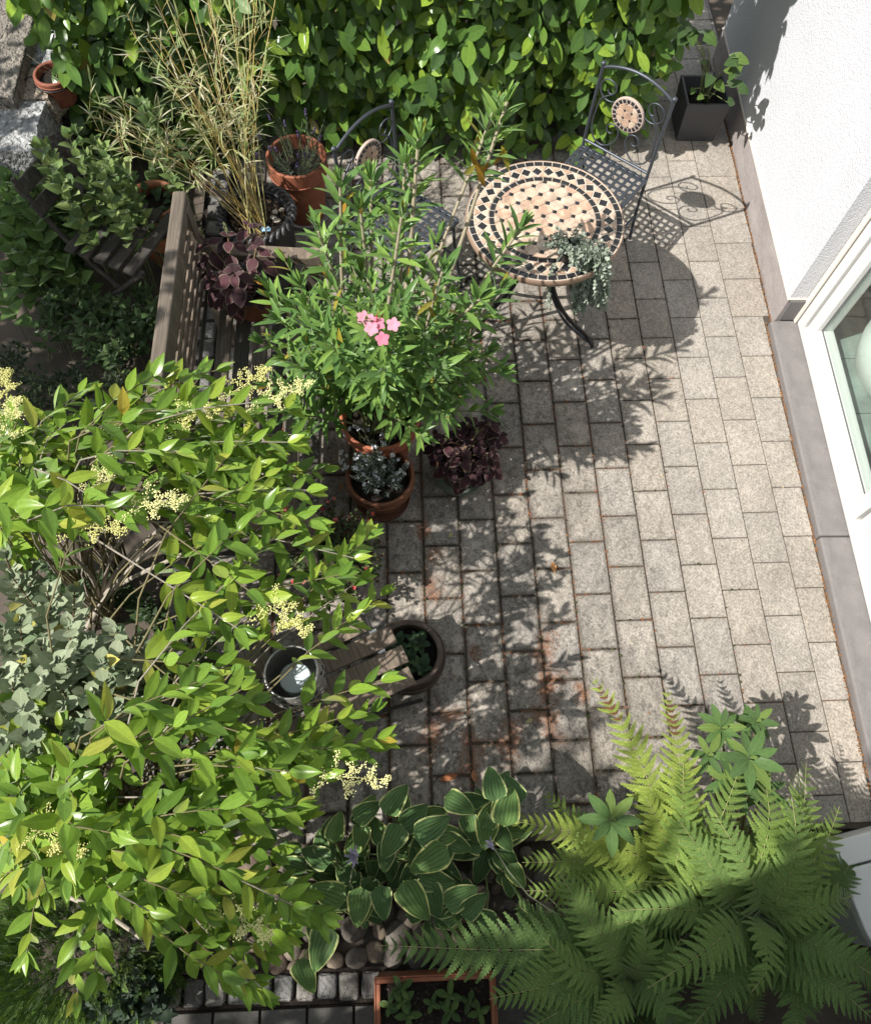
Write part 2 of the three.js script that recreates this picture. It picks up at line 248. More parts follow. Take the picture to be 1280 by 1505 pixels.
{
  const jt = tex(512, 512, (x, y) => { const a = fbm(x / 40, y / 40, 5), b = hash2(x, y), o = smooth(0.5, 0.7, fbm(x / 60 + 9, y / 60, 4)); const v = 0.045 + 0.07 * a * b; return [s2(v * (1.2 + 1.1 * o)), s2(v * (0.95 + 0.3 * o)), s2(v * 0.7)]; }, { srgb: true });
  const bed = new THREE.BufferGeometry();
  const quad = (x0, x1, z0, z1) => { const g = new THREE.PlaneGeometry(x1 - x0, z1 - z0); g.rotateX(-Math.PI / 2); g.translate((x0 + x1) / 2, -0.0065, (z0 + z1) / 2); return g; };
  const patio = struct('patio', metricUV(new MB().add(quad(-2.602, 0.24, -3.0, 2.44)).geo()), std(col(1, 1, 1), 1, { map: withRepeat(jt, 1.6), bumpMap: withRepeat(jt, 1.6), bumpScale: 0.02 }));
  const r = rngOf(5);
  const addPaver = (x0, x1, z0, z1, dy, tl) => {
    const g = new RoundedBoxGeometry(x1 - x0, 0.05, z1 - z0, 1, 0.0035), p = g.attributes.position, n = g.attributes.normal, u = new Float32Array(p.count * 2), cx = (x0 + x1) / 2, cz = (z0 + z1) / 2;
    for (let i = 0; i < p.count; i++) { u[2 * i] = (p.getX(i) + cx - MX0) / (MX1 - MX0); u[2 * i + 1] = (p.getZ(i) + cz - MZ0) / (MZ1 - MZ0); }
    g.setAttribute('uv', new THREE.BufferAttribute(u, 2));
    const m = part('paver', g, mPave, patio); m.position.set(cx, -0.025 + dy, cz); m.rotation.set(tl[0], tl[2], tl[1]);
  };
  for (let c = 0; c < 17; c++) {
    const x0 = -c * PX, off = c & 1 ? 0.5 : 0;
    for (let k = -12; k < 10; k++) {
      const z0 = (k + off) * PZ, z1 = Math.min(z0 + PZ, 2.42);
      if (z1 - z0 < 0.05 || (z1 < -1.2 && x0 < -0.75) || z1 < -2.95) continue;
      const d = dirtAt(x0 + 0.08, z0 + 0.12), gap = lerp(0.0035, 0.0085, d) + 0.002 * r() * d;
      addPaver(x0 + gap / 2, c || z1 < -2.0 ? x0 + PX - gap / 2 : HP.x + TH * (z1 - HP.z) - (z1 > 0.03 ? 0.033 : 0.006), z0 + gap / 2, z1 - gap / 2, (r() - 0.5) * 0.004 * d, [(r() - 0.5) * 0.012 * d, (r() - 0.5) * 0.012 * d, (r() - 0.5) * 0.012 * d]);
    }
  }
  for (let k = -12; k < -8; k++) addPaver(PX + 0.002, 2 * PX - 0.002, (k + 0.5) * PZ + 0.002, (k + 1.5) * PZ - 0.002, 0, [0, 0, 0]);
}
// granite setts edging the paving, and plain pavers beyond the near row
{
  const st = tex(256, 256, (x, y) => { const v = 0.20 * (0.6 + 0.5 * fbm(x / 30, y / 30, 4)) * (0.65 + 0.7 * hash2(x, y)); return [s2(v), s2(v * 0.98), s2(v * 0.93)]; }, { srgb: true });
  const ms = std(col(1, 1, 1), 0.9, { map: withRepeat(st, 3.3), bumpMap: withRepeat(bumpTex, 7), bumpScale: 0.006 }), ms2 = std(col(0.75, 0.74, 0.7), 0.9, { map: withRepeat(st, 3.3), bumpMap: withRepeat(bumpTex, 7), bumpScale: 0.006 }), ms3 = std(col(1.25, 1.2, 1.12), 0.9, { map: withRepeat(st, 3.3), bumpMap: withRepeat(bumpTex, 7), bumpScale: 0.006 });
  const bedg = (x0, x1, z0, z1, y) => { const g = new THREE.PlaneGeometry(x1 - x0, z1 - z0, 1, 1); g.rotateX(-Math.PI / 2); g.translate((x0 + x1) / 2, y, (z0 + z1) / 2); return g; };
  const ed = struct('sett_edging', metricUV(new MB().add(bedg(-2.77, -2.605, -1.2, 2.95, -0.016)).add(bedg(-2.604, -1.3, 2.835, 2.945, -0.016)).geo()), mSoil);
  const r = rngOf(9);
  const sett = (x, z, sx, sz) => { const g = rbox(sx, 0.08, sz, 0.012, 2), p = g.attributes.position; for (let i = 0; i < p.count; i++) p.setXYZ(i, p.getX(i) * (1 + 0.1 * (hash2(i * 3, 40 * r()) - 0.5)), p.getY(i), p.getZ(i) * (1 + 0.1 * (hash2(i * 5, 8) - 0.5))); const m = part('sett', g, [ms, ms2, ms3][Math.floor(r() * 3)], ed); m.position.set(x + (r() - .5) * .008, -0.041 + r() * 0.008, z + (r() - .5) * .006); m.rotation.set((r() - .5) * .06, (r() - .5) * .12, (r() - .5) * .06); };
  for (let z = -1.1; z < 2.8; z += 0.112) sett(-2.685, z, 0.098 + r() * .012, 0.098 + r() * 0.008);
  for (let x = -2.57; x < -1.3; x += 0.079) sett(x, 2.89, 0.067 + r() * .008, 0.078 + r() * .012);
  const back = struct('near_path', metricUV(bedg(-2.9, -1.25, 2.95, 3.3, -0.018)), mSoil);
  const mp = std(col(0.62, 0.6, 0.57), 0.95, { map: withRepeat(st, 3), bumpMap: withRepeat(paveBump, 4), bumpScale: 0.002 });
  for (let i = 0, x = -2.83; x < -1.3; i++, x += 0.165) for (let k = 0; k < 2; k++) { const m = part('paver', rbox(0.157, 0.05, 0.157, 0.004), mp, back); m.position.set(x, -0.030, 3.032 + k * 0.165); }
}
// ------------------------------------------------------------------ house at the right, with its wing behind the lens
const house = thing('house', 'white rendered house with grey plinth and white glazed terrace door', 'house', HP, TH);
{
  const wt = tex(512, 512, (x, y) => { const v = 0.58 + 0.05 * (fbm(x / 50, y / 50, 4, 0) - 0.5); return [s2(v * 0.975), s2(v * 0.995), s2(v * 1.05)]; }, { srgb: true });
  const wb = tex(512, 512, (x, y) => 0.6 * fbm(x / 4, y / 4, 3, 128) + 0.4 * fbm(x / 10, y / 10, 3));
  const mWall = std(col(1, 1, 1), 0.95, { map: withRepeat(wt, 0.8), bumpMap: withRepeat(wb, 2.4), bumpScale: 0.005 });
  const pt = tex(512, 512, (x, y) => { const a = fbm(x / 90, y / 25, 5), b = fbm(x / 12, y / 12, 4); const v = 0.27 * (0.66 + 0.5 * a + 0.22 * b); return [s2(v * 1.06), s2(v * 0.955), s2(v * 0.925)]; }, { srgb: true });
  const mPlinth = std(col(1, 1, 1), 0.85, { map: withRepeat(pt, 1.2), bumpMap: withRepeat(wb, 1.2), bumpScale: 0.003 });
  const mTrim = std(col(0.62, 0.57, 0.50), 0.8), mPVC = phys(col(0.60, 0.60, 0.585), 0.35, { clearcoat: 0.15, clearcoatRoughness: 0.3 }), mSeal = std(col(0.10, 0.10, 0.10), 0.7), mGreySeal = std(col(0.30, 0.29, 0.28), 0.7);
  const hp = 0.19, zF = -2.02, D = 0.11;                              // plinth height, far corner, reveal depth
  part('plinth', boxAt(0, 0.35, -0.06, hp, zF, -0.02, 0.006), mPlinth, house);
  part('plinth_trim', boxAt(-0.006, 0.30, hp, hp + 0.010, zF, -0.014, 0.002), mTrim, house);
  part('wall', boxAt(0.002, 0.352, hp + 0.010, 4.6, zF, -0.022, 0.003), mWall, house);
  part('wall', boxAt(0.002, 0.352, 2.3, 4.6, -0.022, 3.2, 0.003), mWall, house);
  part('wall', boxAt(0.002, 0.352, -0.06, 2.3, 2.35, 3.2, 0.003), mWall, house);
  part('wall', boxAt(0.352, 4, -0.06, 4.6, zF, zF + 0.25, 0.003), mWall, house);
  part('wall', boxAt(4, 4.2, -0.06, 4.6, zF, 5, 0.003), mWall, house);
  part('wing_wall', boxAt(-3.0, 4, -0.06, 4.0, 3.28, 3.58, 0.003), mWall, house);
  part('wing_wall', boxAt(-3.0, -2.7, -0.06, 4.0, 3.583, 5, 0.003), mWall, house);
  part('roof', boxAt(0.01, 4.3, 4.6, 4.8, zF - 0.02, 5.2, 0.01), std(col(0.2, 0.09, 0.06), 0.9), house);
  part('ceiling', boxAt(0.352, 4, 2.5, 2.6, zF + 0.25, 3.27, 0.003), std(col(0.75, 0.75, 0.73), 0.95), house);
  // weathered stone slabs under the door
  const slabT = tex(512, 512, (x, y) => { const a = fbm(x / 60, y / 60, 5), h = smooth(0.80, 0.86, fbm(x / 5 + 7, y / 5, 2)), l = smooth(0.86, 0.9, fbm(x / 4 + 90, y / 4, 2)); let v = 0.155 * (0.8 + 0.4 * a) * (0.85 + 0.3 * hash2(x, y)); v = lerp(v, 0.08, h * 0.8); v = lerp(v, 0.55, l * 0.6); return [s2(v * 1.06), s2(v * 0.98), s2(v * 0.945)]; }, { srgb: true });
  const mSlab = std(col(1, 1, 1), 0.85, { map: withRepeat(slabT, 2.2), bumpMap: withRepeat(slabT, 2.2), bumpScale: 0.006 });
  let z = -0.012; for (const z1 of [1.17, 2.36]) { part('sill_slab', boxAt(-0.028, 0.150, -0.05, 0.042, z, z1 - 0.003, 0.012), mSlab, house); z = z1; }
  // jamb of the reveal; dark panel paints in the dim plinth end
  part('jamb_shade_panel', boxAt(0.014, 0.088, 0.046, hp - 0.004, -0.0195, -0.008, 0.002), std(col(0.13, 0.125, 0.125), 0.6), house);
  part('jamb_edge', boxAt(0.088, 0.097, 0.044, 2.28, -0.0195, 0.012, 0.002), mTrim, house);
  // door frame: outer frame and two sashes
  const fx0 = 0.104, fx1 = 0.19, zA = -0.0195, zB = 2.34;
  const frame = part('door_frame', new MB().add(boxAt(fx0, fx1, 0.044, 2.28, zA + 0.012, zA + 0.085, 0.004)).add(boxAt(fx0, fx1, 0.044, 2.28, zB - 0.075, zB, 0.004)).add(boxAt(fx0, fx1, 0.0435, 0.085, zA + 0.085, zB - 0.075, 0.004)).add(boxAt(fx0, fx1, 2.21, 2.28, zA + 0.085, zB - 0.075, 0.004)).geo(), mPVC, house);
  part('frame_seal', boxAt(fx0 - 0.003, fx0 + 0.004, 0.10, 2.2, zA + 0.020, zA + 0.030, 0.001), mGreySeal, frame);
  for (const zz of [0.35, 1.02, 1.2, 1.9]) part('drain_cap', boxAt(fx0 - 0.004, fx0 + 0.002, 0.058, 0.066, zz, zz + 0.035, 0.001), mPVC, frame);
  const mGlass = phys(col(0.93, 0.97, 0.95), 0.02, { transmission: 1, thickness: 0, ior: 1.5, side: THREE.DoubleSide });
  for (const [a, b] of [[0.075, 1.11], [1.13, 2.26]]) {
    const s = part('door_sash', new MB().add(boxAt(fx0 + 0.012, fx1 + 0.012, 0.087, 2.2, a, a + 0.072, 0.005)).add(boxAt(fx0 + 0.012, fx1 + 0.012, 0.087, 2.2, b - 0.072, b, 0.005)).add(boxAt(fx0 + 0.012, fx1 + 0.012, 0.087, 0.165, a + 0.072, b - 0.072, 0.005)).add(boxAt(fx0 + 0.012, fx1 + 0.012, 2.12, 2.2, a + 0.072, b - 0.072, 0.005)).geo(), mPVC, house);
    part('glass_pane', boxAt(0.150, 0.156, 0.160, 2.13, a + 0.066, b - 0.066, 0.001), mGlass, s);
    part('glazing_seal', new MB().add(boxAt(0.140, 0.146, 0.165, 0.170, a + 0.072, b - 0.072, 0.001)).add(boxAt(0.140, 0.146, 0.170, 2.12, a + 0.072, a + 0.077, 0.001)).geo(), mSeal, s);
  }
  // room behind the glass
  const floorM = std(col(0.30, 0.36, 0.33), 0.35, { map: withRepeat(noiseTex, 1.3) });
  const room = part('room_floor', boxAt(0.19, 4, -0.06, 0.036, zF + 0.25, 3.27, 0.002), std(col(0.17, 0.19, 0.18), 0.8), house);
  for (let x = 0.22; x < 1.9; x += 0.315) for (let zt = -0.72; zt < 2.4; zt += 0.315) part('floor_tile', boxAt(x, x + 0.311, 0.036, 0.044, zt, zt + 0.311, 0.002), floorM, room);
}
const pouf = thing('pouf', 'pale round floor cushion behind the terrace door glass', 'cushion', V(0.84, 0.044, 0.40));
part('cushion', lathe([[0, 0], [0.28, 0], [0.33, 0.03], [0.345, 0.12], [0.33, 0.22], [0.27, 0.26], [0, 0.265]], 40), std(col(0.6, 0.63, 0.6), 0.9, { bumpMap: withRepeat(grainTex, 20, 4), bumpScale: 0.001 }), pouf);
part('piping', new THREE.TorusGeometry(0.334, 0.007, 6, 48).rotateX(Math.PI / 2).translate(0, 0.215, 0), std(col(0.5, 0.54, 0.52), 0.9), pouf);
// moss and grit lying in the joint along the house
{
  const mb = new MB(), r = rngOf(21), g = new THREE.IcosahedronGeometry(1, 0);
  for (let i = 0; i < 900; i++) { const z = -1.5 + 3.85 * r(), s = 0.0018 + 0.0035 * r() * r(), x = HP.x - (z > 0.04 ? 0.030 : 0.002) + TH * (z - HP.z) - 0.014 * r() * r() * (0.4 + vn(z * 4, 3)); mb.add(g, M4(V(x, 0.0012, z), new THREE.Quaternion().setFromEuler(new THREE.Euler(r() * 6, r() * 6, 0)), V(s * 1.5, s * 0.7, s * 1.5))); }
  const m = part('joint_moss', mb.geo(), std(col(0.21, 0.105, 0.045), 1), scene, 'stuff'); m.userData.label = 'rusty moss and grit in the joint beside the house sill'; m.userData.category = 'moss';
}
{ // moss, needles and grit in the paving joints
  const mb = new MB(), mb2 = new MB(), r = rngOf(22), g = new THREE.IcosahedronGeometry(1, 0);
  for (let i = 0; i < 5200; i++) {
    let x, z; const c = Math.floor(r() * 15), off = c & 1 ? 0.5 : 0; if (r() < 0.6) { x = -c * PX + (r() - .5) * .009; z = -1.1 + 3.5 * r(); } else { const k = Math.floor(-5 + r() * 15); x = -c * PX + PX * r(); z = (k + off) * PZ + (r() - .5) * .009; }
    const d = dirtAt(x, z); if (r() > d * 1.1 || z > 2.38 || z < -1.1) continue; const s = 0.0016 + 0.003 * r() * r();
    (vn(x * 5 + 3, z * 5) > 0.55 ? mb2 : mb).add(g, M4(V(x, -0.002 + 0.002 * r(), z), new THREE.Quaternion().setFromEuler(new THREE.Euler(r() * 6, r() * 6, 0)), V(s * 1.6, s, s * 1.6)));
  }
  for (const [sx, sz, s] of STAINS) for (let i = 0; i < 90; i++) { const a = r() * 6.28, q = s * Math.sqrt(r()) * 1.1; mb2.add(g, M4(V(sx + q * Math.cos(a) * .7, 0.0012, sz + q * Math.sin(a)), new THREE.Quaternion().setFromEuler(new THREE.Euler(r() * 6, r() * 6, 0)), V(0.0022 * (0.5 + r()), 0.001, 0.0022 * (0.5 + r())))); }
  const a = part('joint_litter', mb.geo(), std(col(0.035, 0.03, 0.018), 1), scene, 'stuff'); a.userData.label = 'dark moss and grit in the paving joints'; a.userData.category = 'moss';
  const b = part('flower_litter', mb2.geo(), std(col(0.22, 0.085, 0.035), 1), scene, 'stuff'); b.userData.label = 'rust coloured dry flower litter strewn along the paving joints'; b.userData.category = 'litter';
}
// ------------------------------------------------------------------ rubble stone wall at the far left
{
  const w = thing('stone_wall', 'old grey rubble stone wall behind the shaded bed', 'wall', V(-3.50, 0, -0.4));
  const st = tex(512, 512, (x, y) => { const a = fbm(x / 70, y / 70, 5), b = fbm(x / 9, y / 9, 4), l = smooth(0.6, 0.75, fbm(x / 20 + 60, y / 20, 5)), k = smooth(0.58, 0.7, fbm(x / 30 + 9, y / 30 + 80, 4)); let v = 0.32 * (0.55 + 0.6 * a + 0.3 * b); v = lerp(v, 0.58, l * 0.7); v = lerp(v, 0.06, k * 0.6); return [s2(v * 1.02), s2(v * 0.98), s2(v * 0.92)]; }, { srgb: true });
  const mk = (c) => std(c, 0.95, { map: withRepeat(st, 2.5), bumpMap: withRepeat(bumpTex, 5), bumpScale: 0.02 });
  const ms = [mk(col(1, 1, 1)), mk(col(0.8, 0.8, 0.8)), mk(col(1.15, 1.0, 0.82)), mk(col(0.95, 1, 1.05))];
  part('mortar', boxAt(-0.25, 0.025, -0.05, 0.66, -2.3, -0.42, 0.01), mk(col(0.6, 0.56, 0.5)), w); 
  const r = rngOf(31); let y = -0.03;
  while (y < 0.60) {
    const h = 0.09 + 0.11 * r(); let z = -2.3; const zE = -0.42;
    while (z < zE) {
      const l = 0.16 + 0.3 * r(), g = new THREE.BoxGeometry(y > 0.4 && z < -0.42 ? 0.34 : 0.2, h - 0.016, l - 0.018, 2, 3, 4), p = g.attributes.position;
      const k1 = r() * 50, dx = 0.02 + 0.035 * r();
      for (let i = 0; i < p.count; i++) { const a = p.getX(i), b = p.getY(i), c = p.getZ(i), e = Math.max(Math.abs(b) / (h / 2), Math.abs(c) / (l / 2)); p.setXYZ(i, a + (a > 0 ? 0.05 * (vn(b * 14 + k1, c * 14) - 0.5) - 0.02 * smooth(0.6, 1, e) : 0), b + 0.02 * (vn(c * 9 + k1, a * 9 + 3) - 0.5), c + 0.02 * (vn(b * 9 + k1, a * 9) - 0.5)); }
      g.computeVertexNormals(); metricUV(g, 1, [r(), r()]); const m = part('stone', g, ms[Math.floor(r() * 4)], w); m.position.set(-0.06 + dx, y + h / 2, z + l / 2); m.rotation.x = (r() - .5) * .06; z += l; 
    } y += h;
  }
}
// ------------------------------------------------------------------ mosaic bistro table
const tileCol = [col(0.66, 0.46, 0.33), col(0.71, 0.53, 0.40), col(0.68, 0.45, 0.32), col(0.72, 0.57, 0.44)];
const mTile = tileCol.map(c => phys(c, 0.5, { map: withRepeat(noiseTex, 5), clearcoat: 0.08, clearcoatRoughness: 0.4 }));
const mBlackTile = [col(0.022, 0.023, 0.026), col(0.03, 0.031, 0.034)].map(c => phys(c, 0.5, { map: withRepeat(noiseTex, 12), clearcoat: 0.1, clearcoatRoughness: 0.3 }));
const mGrout = std(col(0.50, 0.43, 0.35), 0.95, { bumpMap: withRepeat(grainTex, 20), bumpScale: 0.0008 });
function clipCircle(poly, R, n = 40) {
  for (let k = 0; k < n; k++) { const a = k / n * 2 * Math.PI, nx = Math.cos(a), nz = Math.sin(a), d = q => q[0] * nx + q[1] * nz - R; const out = []; poly.forEach((p, i) => { const q = poly[(i + 1) % poly.length], dp = d(p), dq = d(q); if (dp <= 0) out.push(p); if (dp * dq < 0) { const t = dp / (dp - dq); out.push([lerp(p[0], q[0], t), lerp(p[1], q[1], t)]); } }); poly = out; if (poly.length < 3) return null; }
  return poly;
}
const polyArea = p => Math.abs(p.reduce((s, a, i) => { const b = p[(i + 1) % p.length]; return s + a[0] * b[1] - b[0] * a[1]; }, 0) / 2);
const pol = (r, a) => [r * Math.cos(a), r * Math.sin(a)];
const shrink = (poly, g) => { const c = poly.reduce((s, q) => [s[0] + q[0] / poly.length, s[1] + q[1] / poly.length], [0, 0]); return poly.map(q => { const d = Math.hypot(q[0] - c[0], q[1] - c[1]), k = (d - g) / d; return [c[0] + (q[0] - c[0]) * k, c[1] + (q[1] - c[1]) * k]; }); };
const TC = V(-1.074, 0, 0.016), TY = 0.71, TR = 0.338;
const table = thing('bistro_table', 'round mosaic topped iron bistro table', 'table', TC);
{
  const r = rngOf(41), top = part('tabletop', lathe([[0, TY - 0.022], [TR - 0.006, TY - 0.022], [TR - 0.004, TY - 0.002], [0, TY - 0.002]], 64), mGrout, table);
  part('rim', lathe([[TR - 0.005, TY - 0.030], [TR, TY - 0.031], [TR + 0.002, TY - 0.015], [TR, TY - 0.001], [TR - 0.004, TY], [TR - 0.005, TY - 0.006], [TR - 0.005, TY - 0.030]], 72), std(col(0.36, 0.25, 0.18), 0.6, { metalness: 0.3 }), table);
  const tile = (poly, m) => part('tile', prism(poly, TY - 0.004, TY + 0.0008 + 0.0006 * r(), 0.0009), m, top);
  const ring = (r0, r1, n, ph) => { for (let i = 0; i < n; i++) { const a0 = ph + (i + 0.06) / n * 6.28318, a1 = ph + (i + 0.94) / n * 6.28318; tile([pol(r0, a0), pol(r1, a0), pol(r1, (a0 + a1) / 2), pol(r1, a1), pol(r0, a1), pol(r0, (a0 + a1) / 2)], mBlackTile[i & 1]); } };
  ring(0.306, 0.328, 50, 0); ring(0.218, 0.238, 36, 0.05);
  const N = 34; for (let i = 0; i < N; i++) {
    const a = (i + 0.3) / N * 6.28318, da = Math.PI / N, rm = 0.272, w = 0.0215;
    const c = pol(rm, a), t = [-Math.sin(a), Math.cos(a)], rr = [Math.cos(a), Math.sin(a)], tw = (r() - 0.5) * 0.3, cs = Math.cos(tw), sn = Math.sin(tw);
    const q = (u, v) => { const U = u * cs - v * sn, W_ = u * sn + v * cs; return [c[0] + t[0] * U + rr[0] * W_, c[1] + t[1] * U + rr[1] * W_]; };
    tile([q(w, 0), q(0, w), q(-w, 0), q(0, -w)], mBlackTile[(i * 7 >> 1) & 1]);
    tile(shrink([pol(0.303, a + 0.14 * da), pol(0.303, a + 1.86 * da), pol(rm + 0.002, a + da)], 0.0022), mTile[Math.floor(r() * 4)]);
    tile(shrink([pol(0.241, a + 0.1 * da), pol(0.241, a + 1.9 * da), pol(rm - 0.002, a + da)], 0.0022), mTile[Math.floor(r() * 4)]);
  }
  const p = 0.056, cu = 0.0128, A = V(-0.907, 0, 0.42), B = V(0.456, 0, 0.89).normalize(), lat = (i, j) => [-0.006 + p * (A.x * i + B.x * j), -0.014 + p * (A.z * i + B.z * j)];
  for (let i = -5; i <= 5; i++) for (let j = -5; j <= 5; j++) {
    const c = lat(i, j), s = lat(i + 0.5, j + 0.5), g = 0.0009, h = p / 2 - g, k = cu + g, at = (o, u, v) => [o[0] + A.x * u + B.x * v, o[1] + A.z * u + B.z * v];
    const sq = clipCircle([at(c, cu, 0), at(c, 0, cu), at(c, -cu, 0), at(c, 0, -cu)].map(q => q), 0.2155); if (sq && polyArea(sq) > 3e-5) tile(shrink(sq, 0.001), mBlackTile[0]);
    const oc = clipCircle([[h, h - k], [h - k, h], [k - h, h], [-h, h - k], [-h, k - h], [k - h, -h], [h - k, -h], [h, k - h]].map(q => at(s, q[0], q[1])), 0.2155); if (oc && polyArea(oc) > 1e-4) tile(oc, mTile[Math.floor(r() * 4)]);
  }
  // legs: four bowed bars on two crossing frames
  part('ring_brace', new THREE.TorusGeometry(0.20, 0.007, 6, 40).rotateX(Math.PI / 2).translate(0, TY - 0.036, 0), mIronDark, table);
  const feet = [P(704, 487), P(866, 510), V(-1.35, 0, -0.24), V(-0.80, 0, -0.22)].map(q => q.sub(TC));
  feet.forEach((f, i) => {
    const d = V(f.x, 0, f.z).normalize(), at = (rr, y) => d.clone().multiplyScalar(rr).setY(y);
    part('leg', tube([at(0.20, TY - 0.04), at(0.14, 0.60), at(0.085, 0.47), at(0.10, 0.33), at(0.19, 0.17), f.clone().setY(0.045), f.clone().add(d.clone().multiplyScalar(0.012)).setY(0.009)], 0.0105, 0.010, 26, 7), mIronDark, table);
    const sp = []; for (let k = 0; k < 15; k++) { const a = k / 14 * 7.6 + 0.5, q = 0.008 + 0.0026 * k; sp.push(d.clone().multiplyScalar(0.185 + q * Math.cos(a)).setY(0.52 + q * Math.sin(a))); } part('scroll', tube(sp, 0.0045, 0.0045, 34, 5), mIronDark, table);
    if (i < 2) part('brace', tube([at(0.03, 0.50), at(0.10, 0.28), at(0.20, 0.12), f.clone().setY(0.03)], 0.0075, 0.0075, 14, 6), mIron, table);
  });
  part('hub', new THREE.SphereGeometry(0.02, 12, 8).translate(0, 0.47, 0), mIronDark, table);
  for (let i = 0; i < 4; i++) { const d = V(feet[i].x, 0, feet[i].z).normalize(); part('spoke', tube([V(0, 0.47, 0), d.multiplyScalar(0.088).setY(0.47)], 0.006, 0.006, 2, 6), mIronDark, table); }
}
// ------------------------------------------------------------------ bistro chairs
function makeChair(label, backMid, face, seed) {
  const turn = Math.atan2(face.x, face.z);                            // local +Z = front of the seat
  const c = thing('bistro_chair', label, 'chair', backMid, turn, 'mosaic bistro chairs at the round table'), w = 0.184, r = rngOf(seed), sh = 0.445, dp = 0.37;
  for (const s of [-1, 1]) {
    part('back_post', tube([V(s * w, 0.006, -0.05), V(s * w, 0.2, -0.015), V(s * w, sh, 0.0), V(s * w, 0.65, -0.006), V(s * w, 0.855, -0.02)], 0.0085, 0.008, 14, 7), mIron, c);
    part('finial', new THREE.SphereGeometry(0.0125, 10, 8).translate(s * w, 0.862, -0.021), mIron, c);
    part('leg', tube([V(s * (w - 0.012), sh - 0.01, dp - 0.02), V(s * (w - 0.008), 0.25, dp), V(s * w, 0.006, dp + 0.05)], 0.0085, 0.008, 10, 7), mIron, c);
    part('seat_bar', boxAt(s * w - 0.008, s * w + 0.008, sh - 0.022, sh - 0.002, 0, dp, 0.003), mIron, c);
    // scrolls of the back: upper spirals and lower hearts
    const sp = (cx, cy, r0, a0, a1, n = 30) => { const q = []; for (let k = 0; k <= n; k++) { const t = k / n, a = lerp(a0, a1, t), rr = r0 * Math.pow(1 - t, 0.75) + 0.010; q.push(V(s * (cx + rr * Math.cos(a)), cy + rr * Math.sin(a), -0.008)); } return q; };
    part('scroll', tube([V(s * 0.075, 0.745, -0.008), ...sp(0.118, 0.775, 0.052, -2.4, 5.6)], 0.0042, 0.0035, 50, 5), mIron, c);
    part('scroll', tube([V(s * 0.165, 0.62, -0.006), V(s * 0.166, 0.57, -0.005), V(s * 0.14, 0.505, -0.004), V(s * 0.09, 0.49, -0.004), V(s * 0.045, 0.52, -0.005), V(s * 0.02, 0.575, -0.006), ...sp(0.062, 0.585, 0.03, 3.4, -2.6, 20)], 0.0042, 0.0035, 50, 5), mIron, c);
    part('side_bow', tube([V(s * 0.10, 0.755, -0.008), V(s * 0.15, 0.71, -0.007), V(s * 0.166, 0.62, -0.006)], 0.0042, 0.0042, 10, 5), mIron, c);
  }
  const arc = []; for (let k = -6; k <= 6; k++) arc.push(V(k / 6 * w, 0.845 + 0.052 * (1 - (k / 6) ** 2), -0.02)); part('top_rail', tube(arc, 0.0075, 0.0075, 20, 7), mIron, c);
  part('lower_rail', tube([V(-w, 0.475, 0), V(w, 0.475, 0)], 0.0075, 0.0075, 2, 7), mIron, c);
  part('seat_bar', boxAt(-w, w, sh - 0.022, sh - 0.002, dp - 0.008, dp + 0.008, 0.003), mIron, c);
  part('seat_bar', boxAt(-w, w, sh - 0.022, sh - 0.002, -0.004, 0.012, 0.003), mIron, c);
  for (let k = 0; k < 9; k++) { const x = -w + 0.03 + k * (2 * w - 0.06) / 8; part('slat', boxAt(x - 0.0085, x + 0.0085, sh + 0.0005, sh + 0.0025, -0.002, dp + 0.004, 0.0008), mIron, c); }
  for (let k = 0; k < 9; k++) { const z = 0.03 + k * (dp - 0.06) / 8; part('slat', boxAt(-w, w, sh - 0.0022, sh - 0.0002, z - 0.0085, z + 0.0085, 0.0008), mIron, c); }
  part('stretcher', tube([V(-w, 0.2, -0.015), V(-w, 0.2, 0.19), V(-w + 0.004, 0.2, dp + 0.01)], 0.006, 0.006, 4, 6), mIron, c); part('stretcher', tube([V(w, 0.2, -0.015), V(w, 0.2, 0.19), V(w - 0.004, 0.2, dp + 0.01)], 0.006, 0.006, 4, 6), mIron, c);
  // round mosaic plate in the back
  const md = part('medallion', lathe([[0, -0.008], [0.080, -0.008], [0.084, -0.004], [0.084, 0.006], [0.080, 0.009], [0, 0.009]], 40), std(col(0.42, 0.33, 0.28), 0.8), c);
  md.rotation.x = Math.PI / 2; md.position.set(0, 0.70, -0.008);
  const tile = (poly, m) => { for (const s of [1, -1]) { const g = prism(poly, 0.006, 0.0105, 0.0008); if (s < 0) g.rotateX(Math.PI); part('tile', g, m, md); } };
  for (let i = 0; i < 20; i++) { const a0 = (i + 0.13) / 20 * 6.283, a1 = (i + 0.87) / 20 * 6.283; tile([pol(0.060, a0), pol(0.077, a0), pol(0.077, a1), pol(0.060, a1)], mBlackTile[i & 1]); }
  const p = 0.037, cu = 0.008; for (let i = -2; i <= 2; i++) for (let j = -2; j <= 2; j++) { const h = p / 2 - 0.0008, k = cu; const oc = clipCircle([[h, h - k], [h - k, h], [k - h, h], [-h, h - k], [-h, k - h], [k - h, -h], [h - k, -h], [h, k - h]].map(q => [q[0] + i * p, q[1] + j * p]), 0.057); if (oc && polyArea(oc) > 6e-5) tile(oc, mTile[Math.floor(r() * 4)]); const sq = clipCircle([[cu, 0], [0, cu], [-cu, 0], [0, -cu]].map(q => [q[0] + (i + .5) * p, q[1] + (j + .5) * p]), 0.057); if (sq && polyArea(sq) > 2e-5) tile(shrink(sq, 0.0008), mBlackTile[0]); }
  return c;
}
makeChair('iron bistro chair with mosaic back plate beside the house wall planter', V(-0.635, 0, -0.605), V(-0.642, 0, 0.765), 51);
makeChair('iron bistro chair half hidden behind the oleander', V(-1.82, 0, -0.355), V(0.75, 0, 0.66), 52);

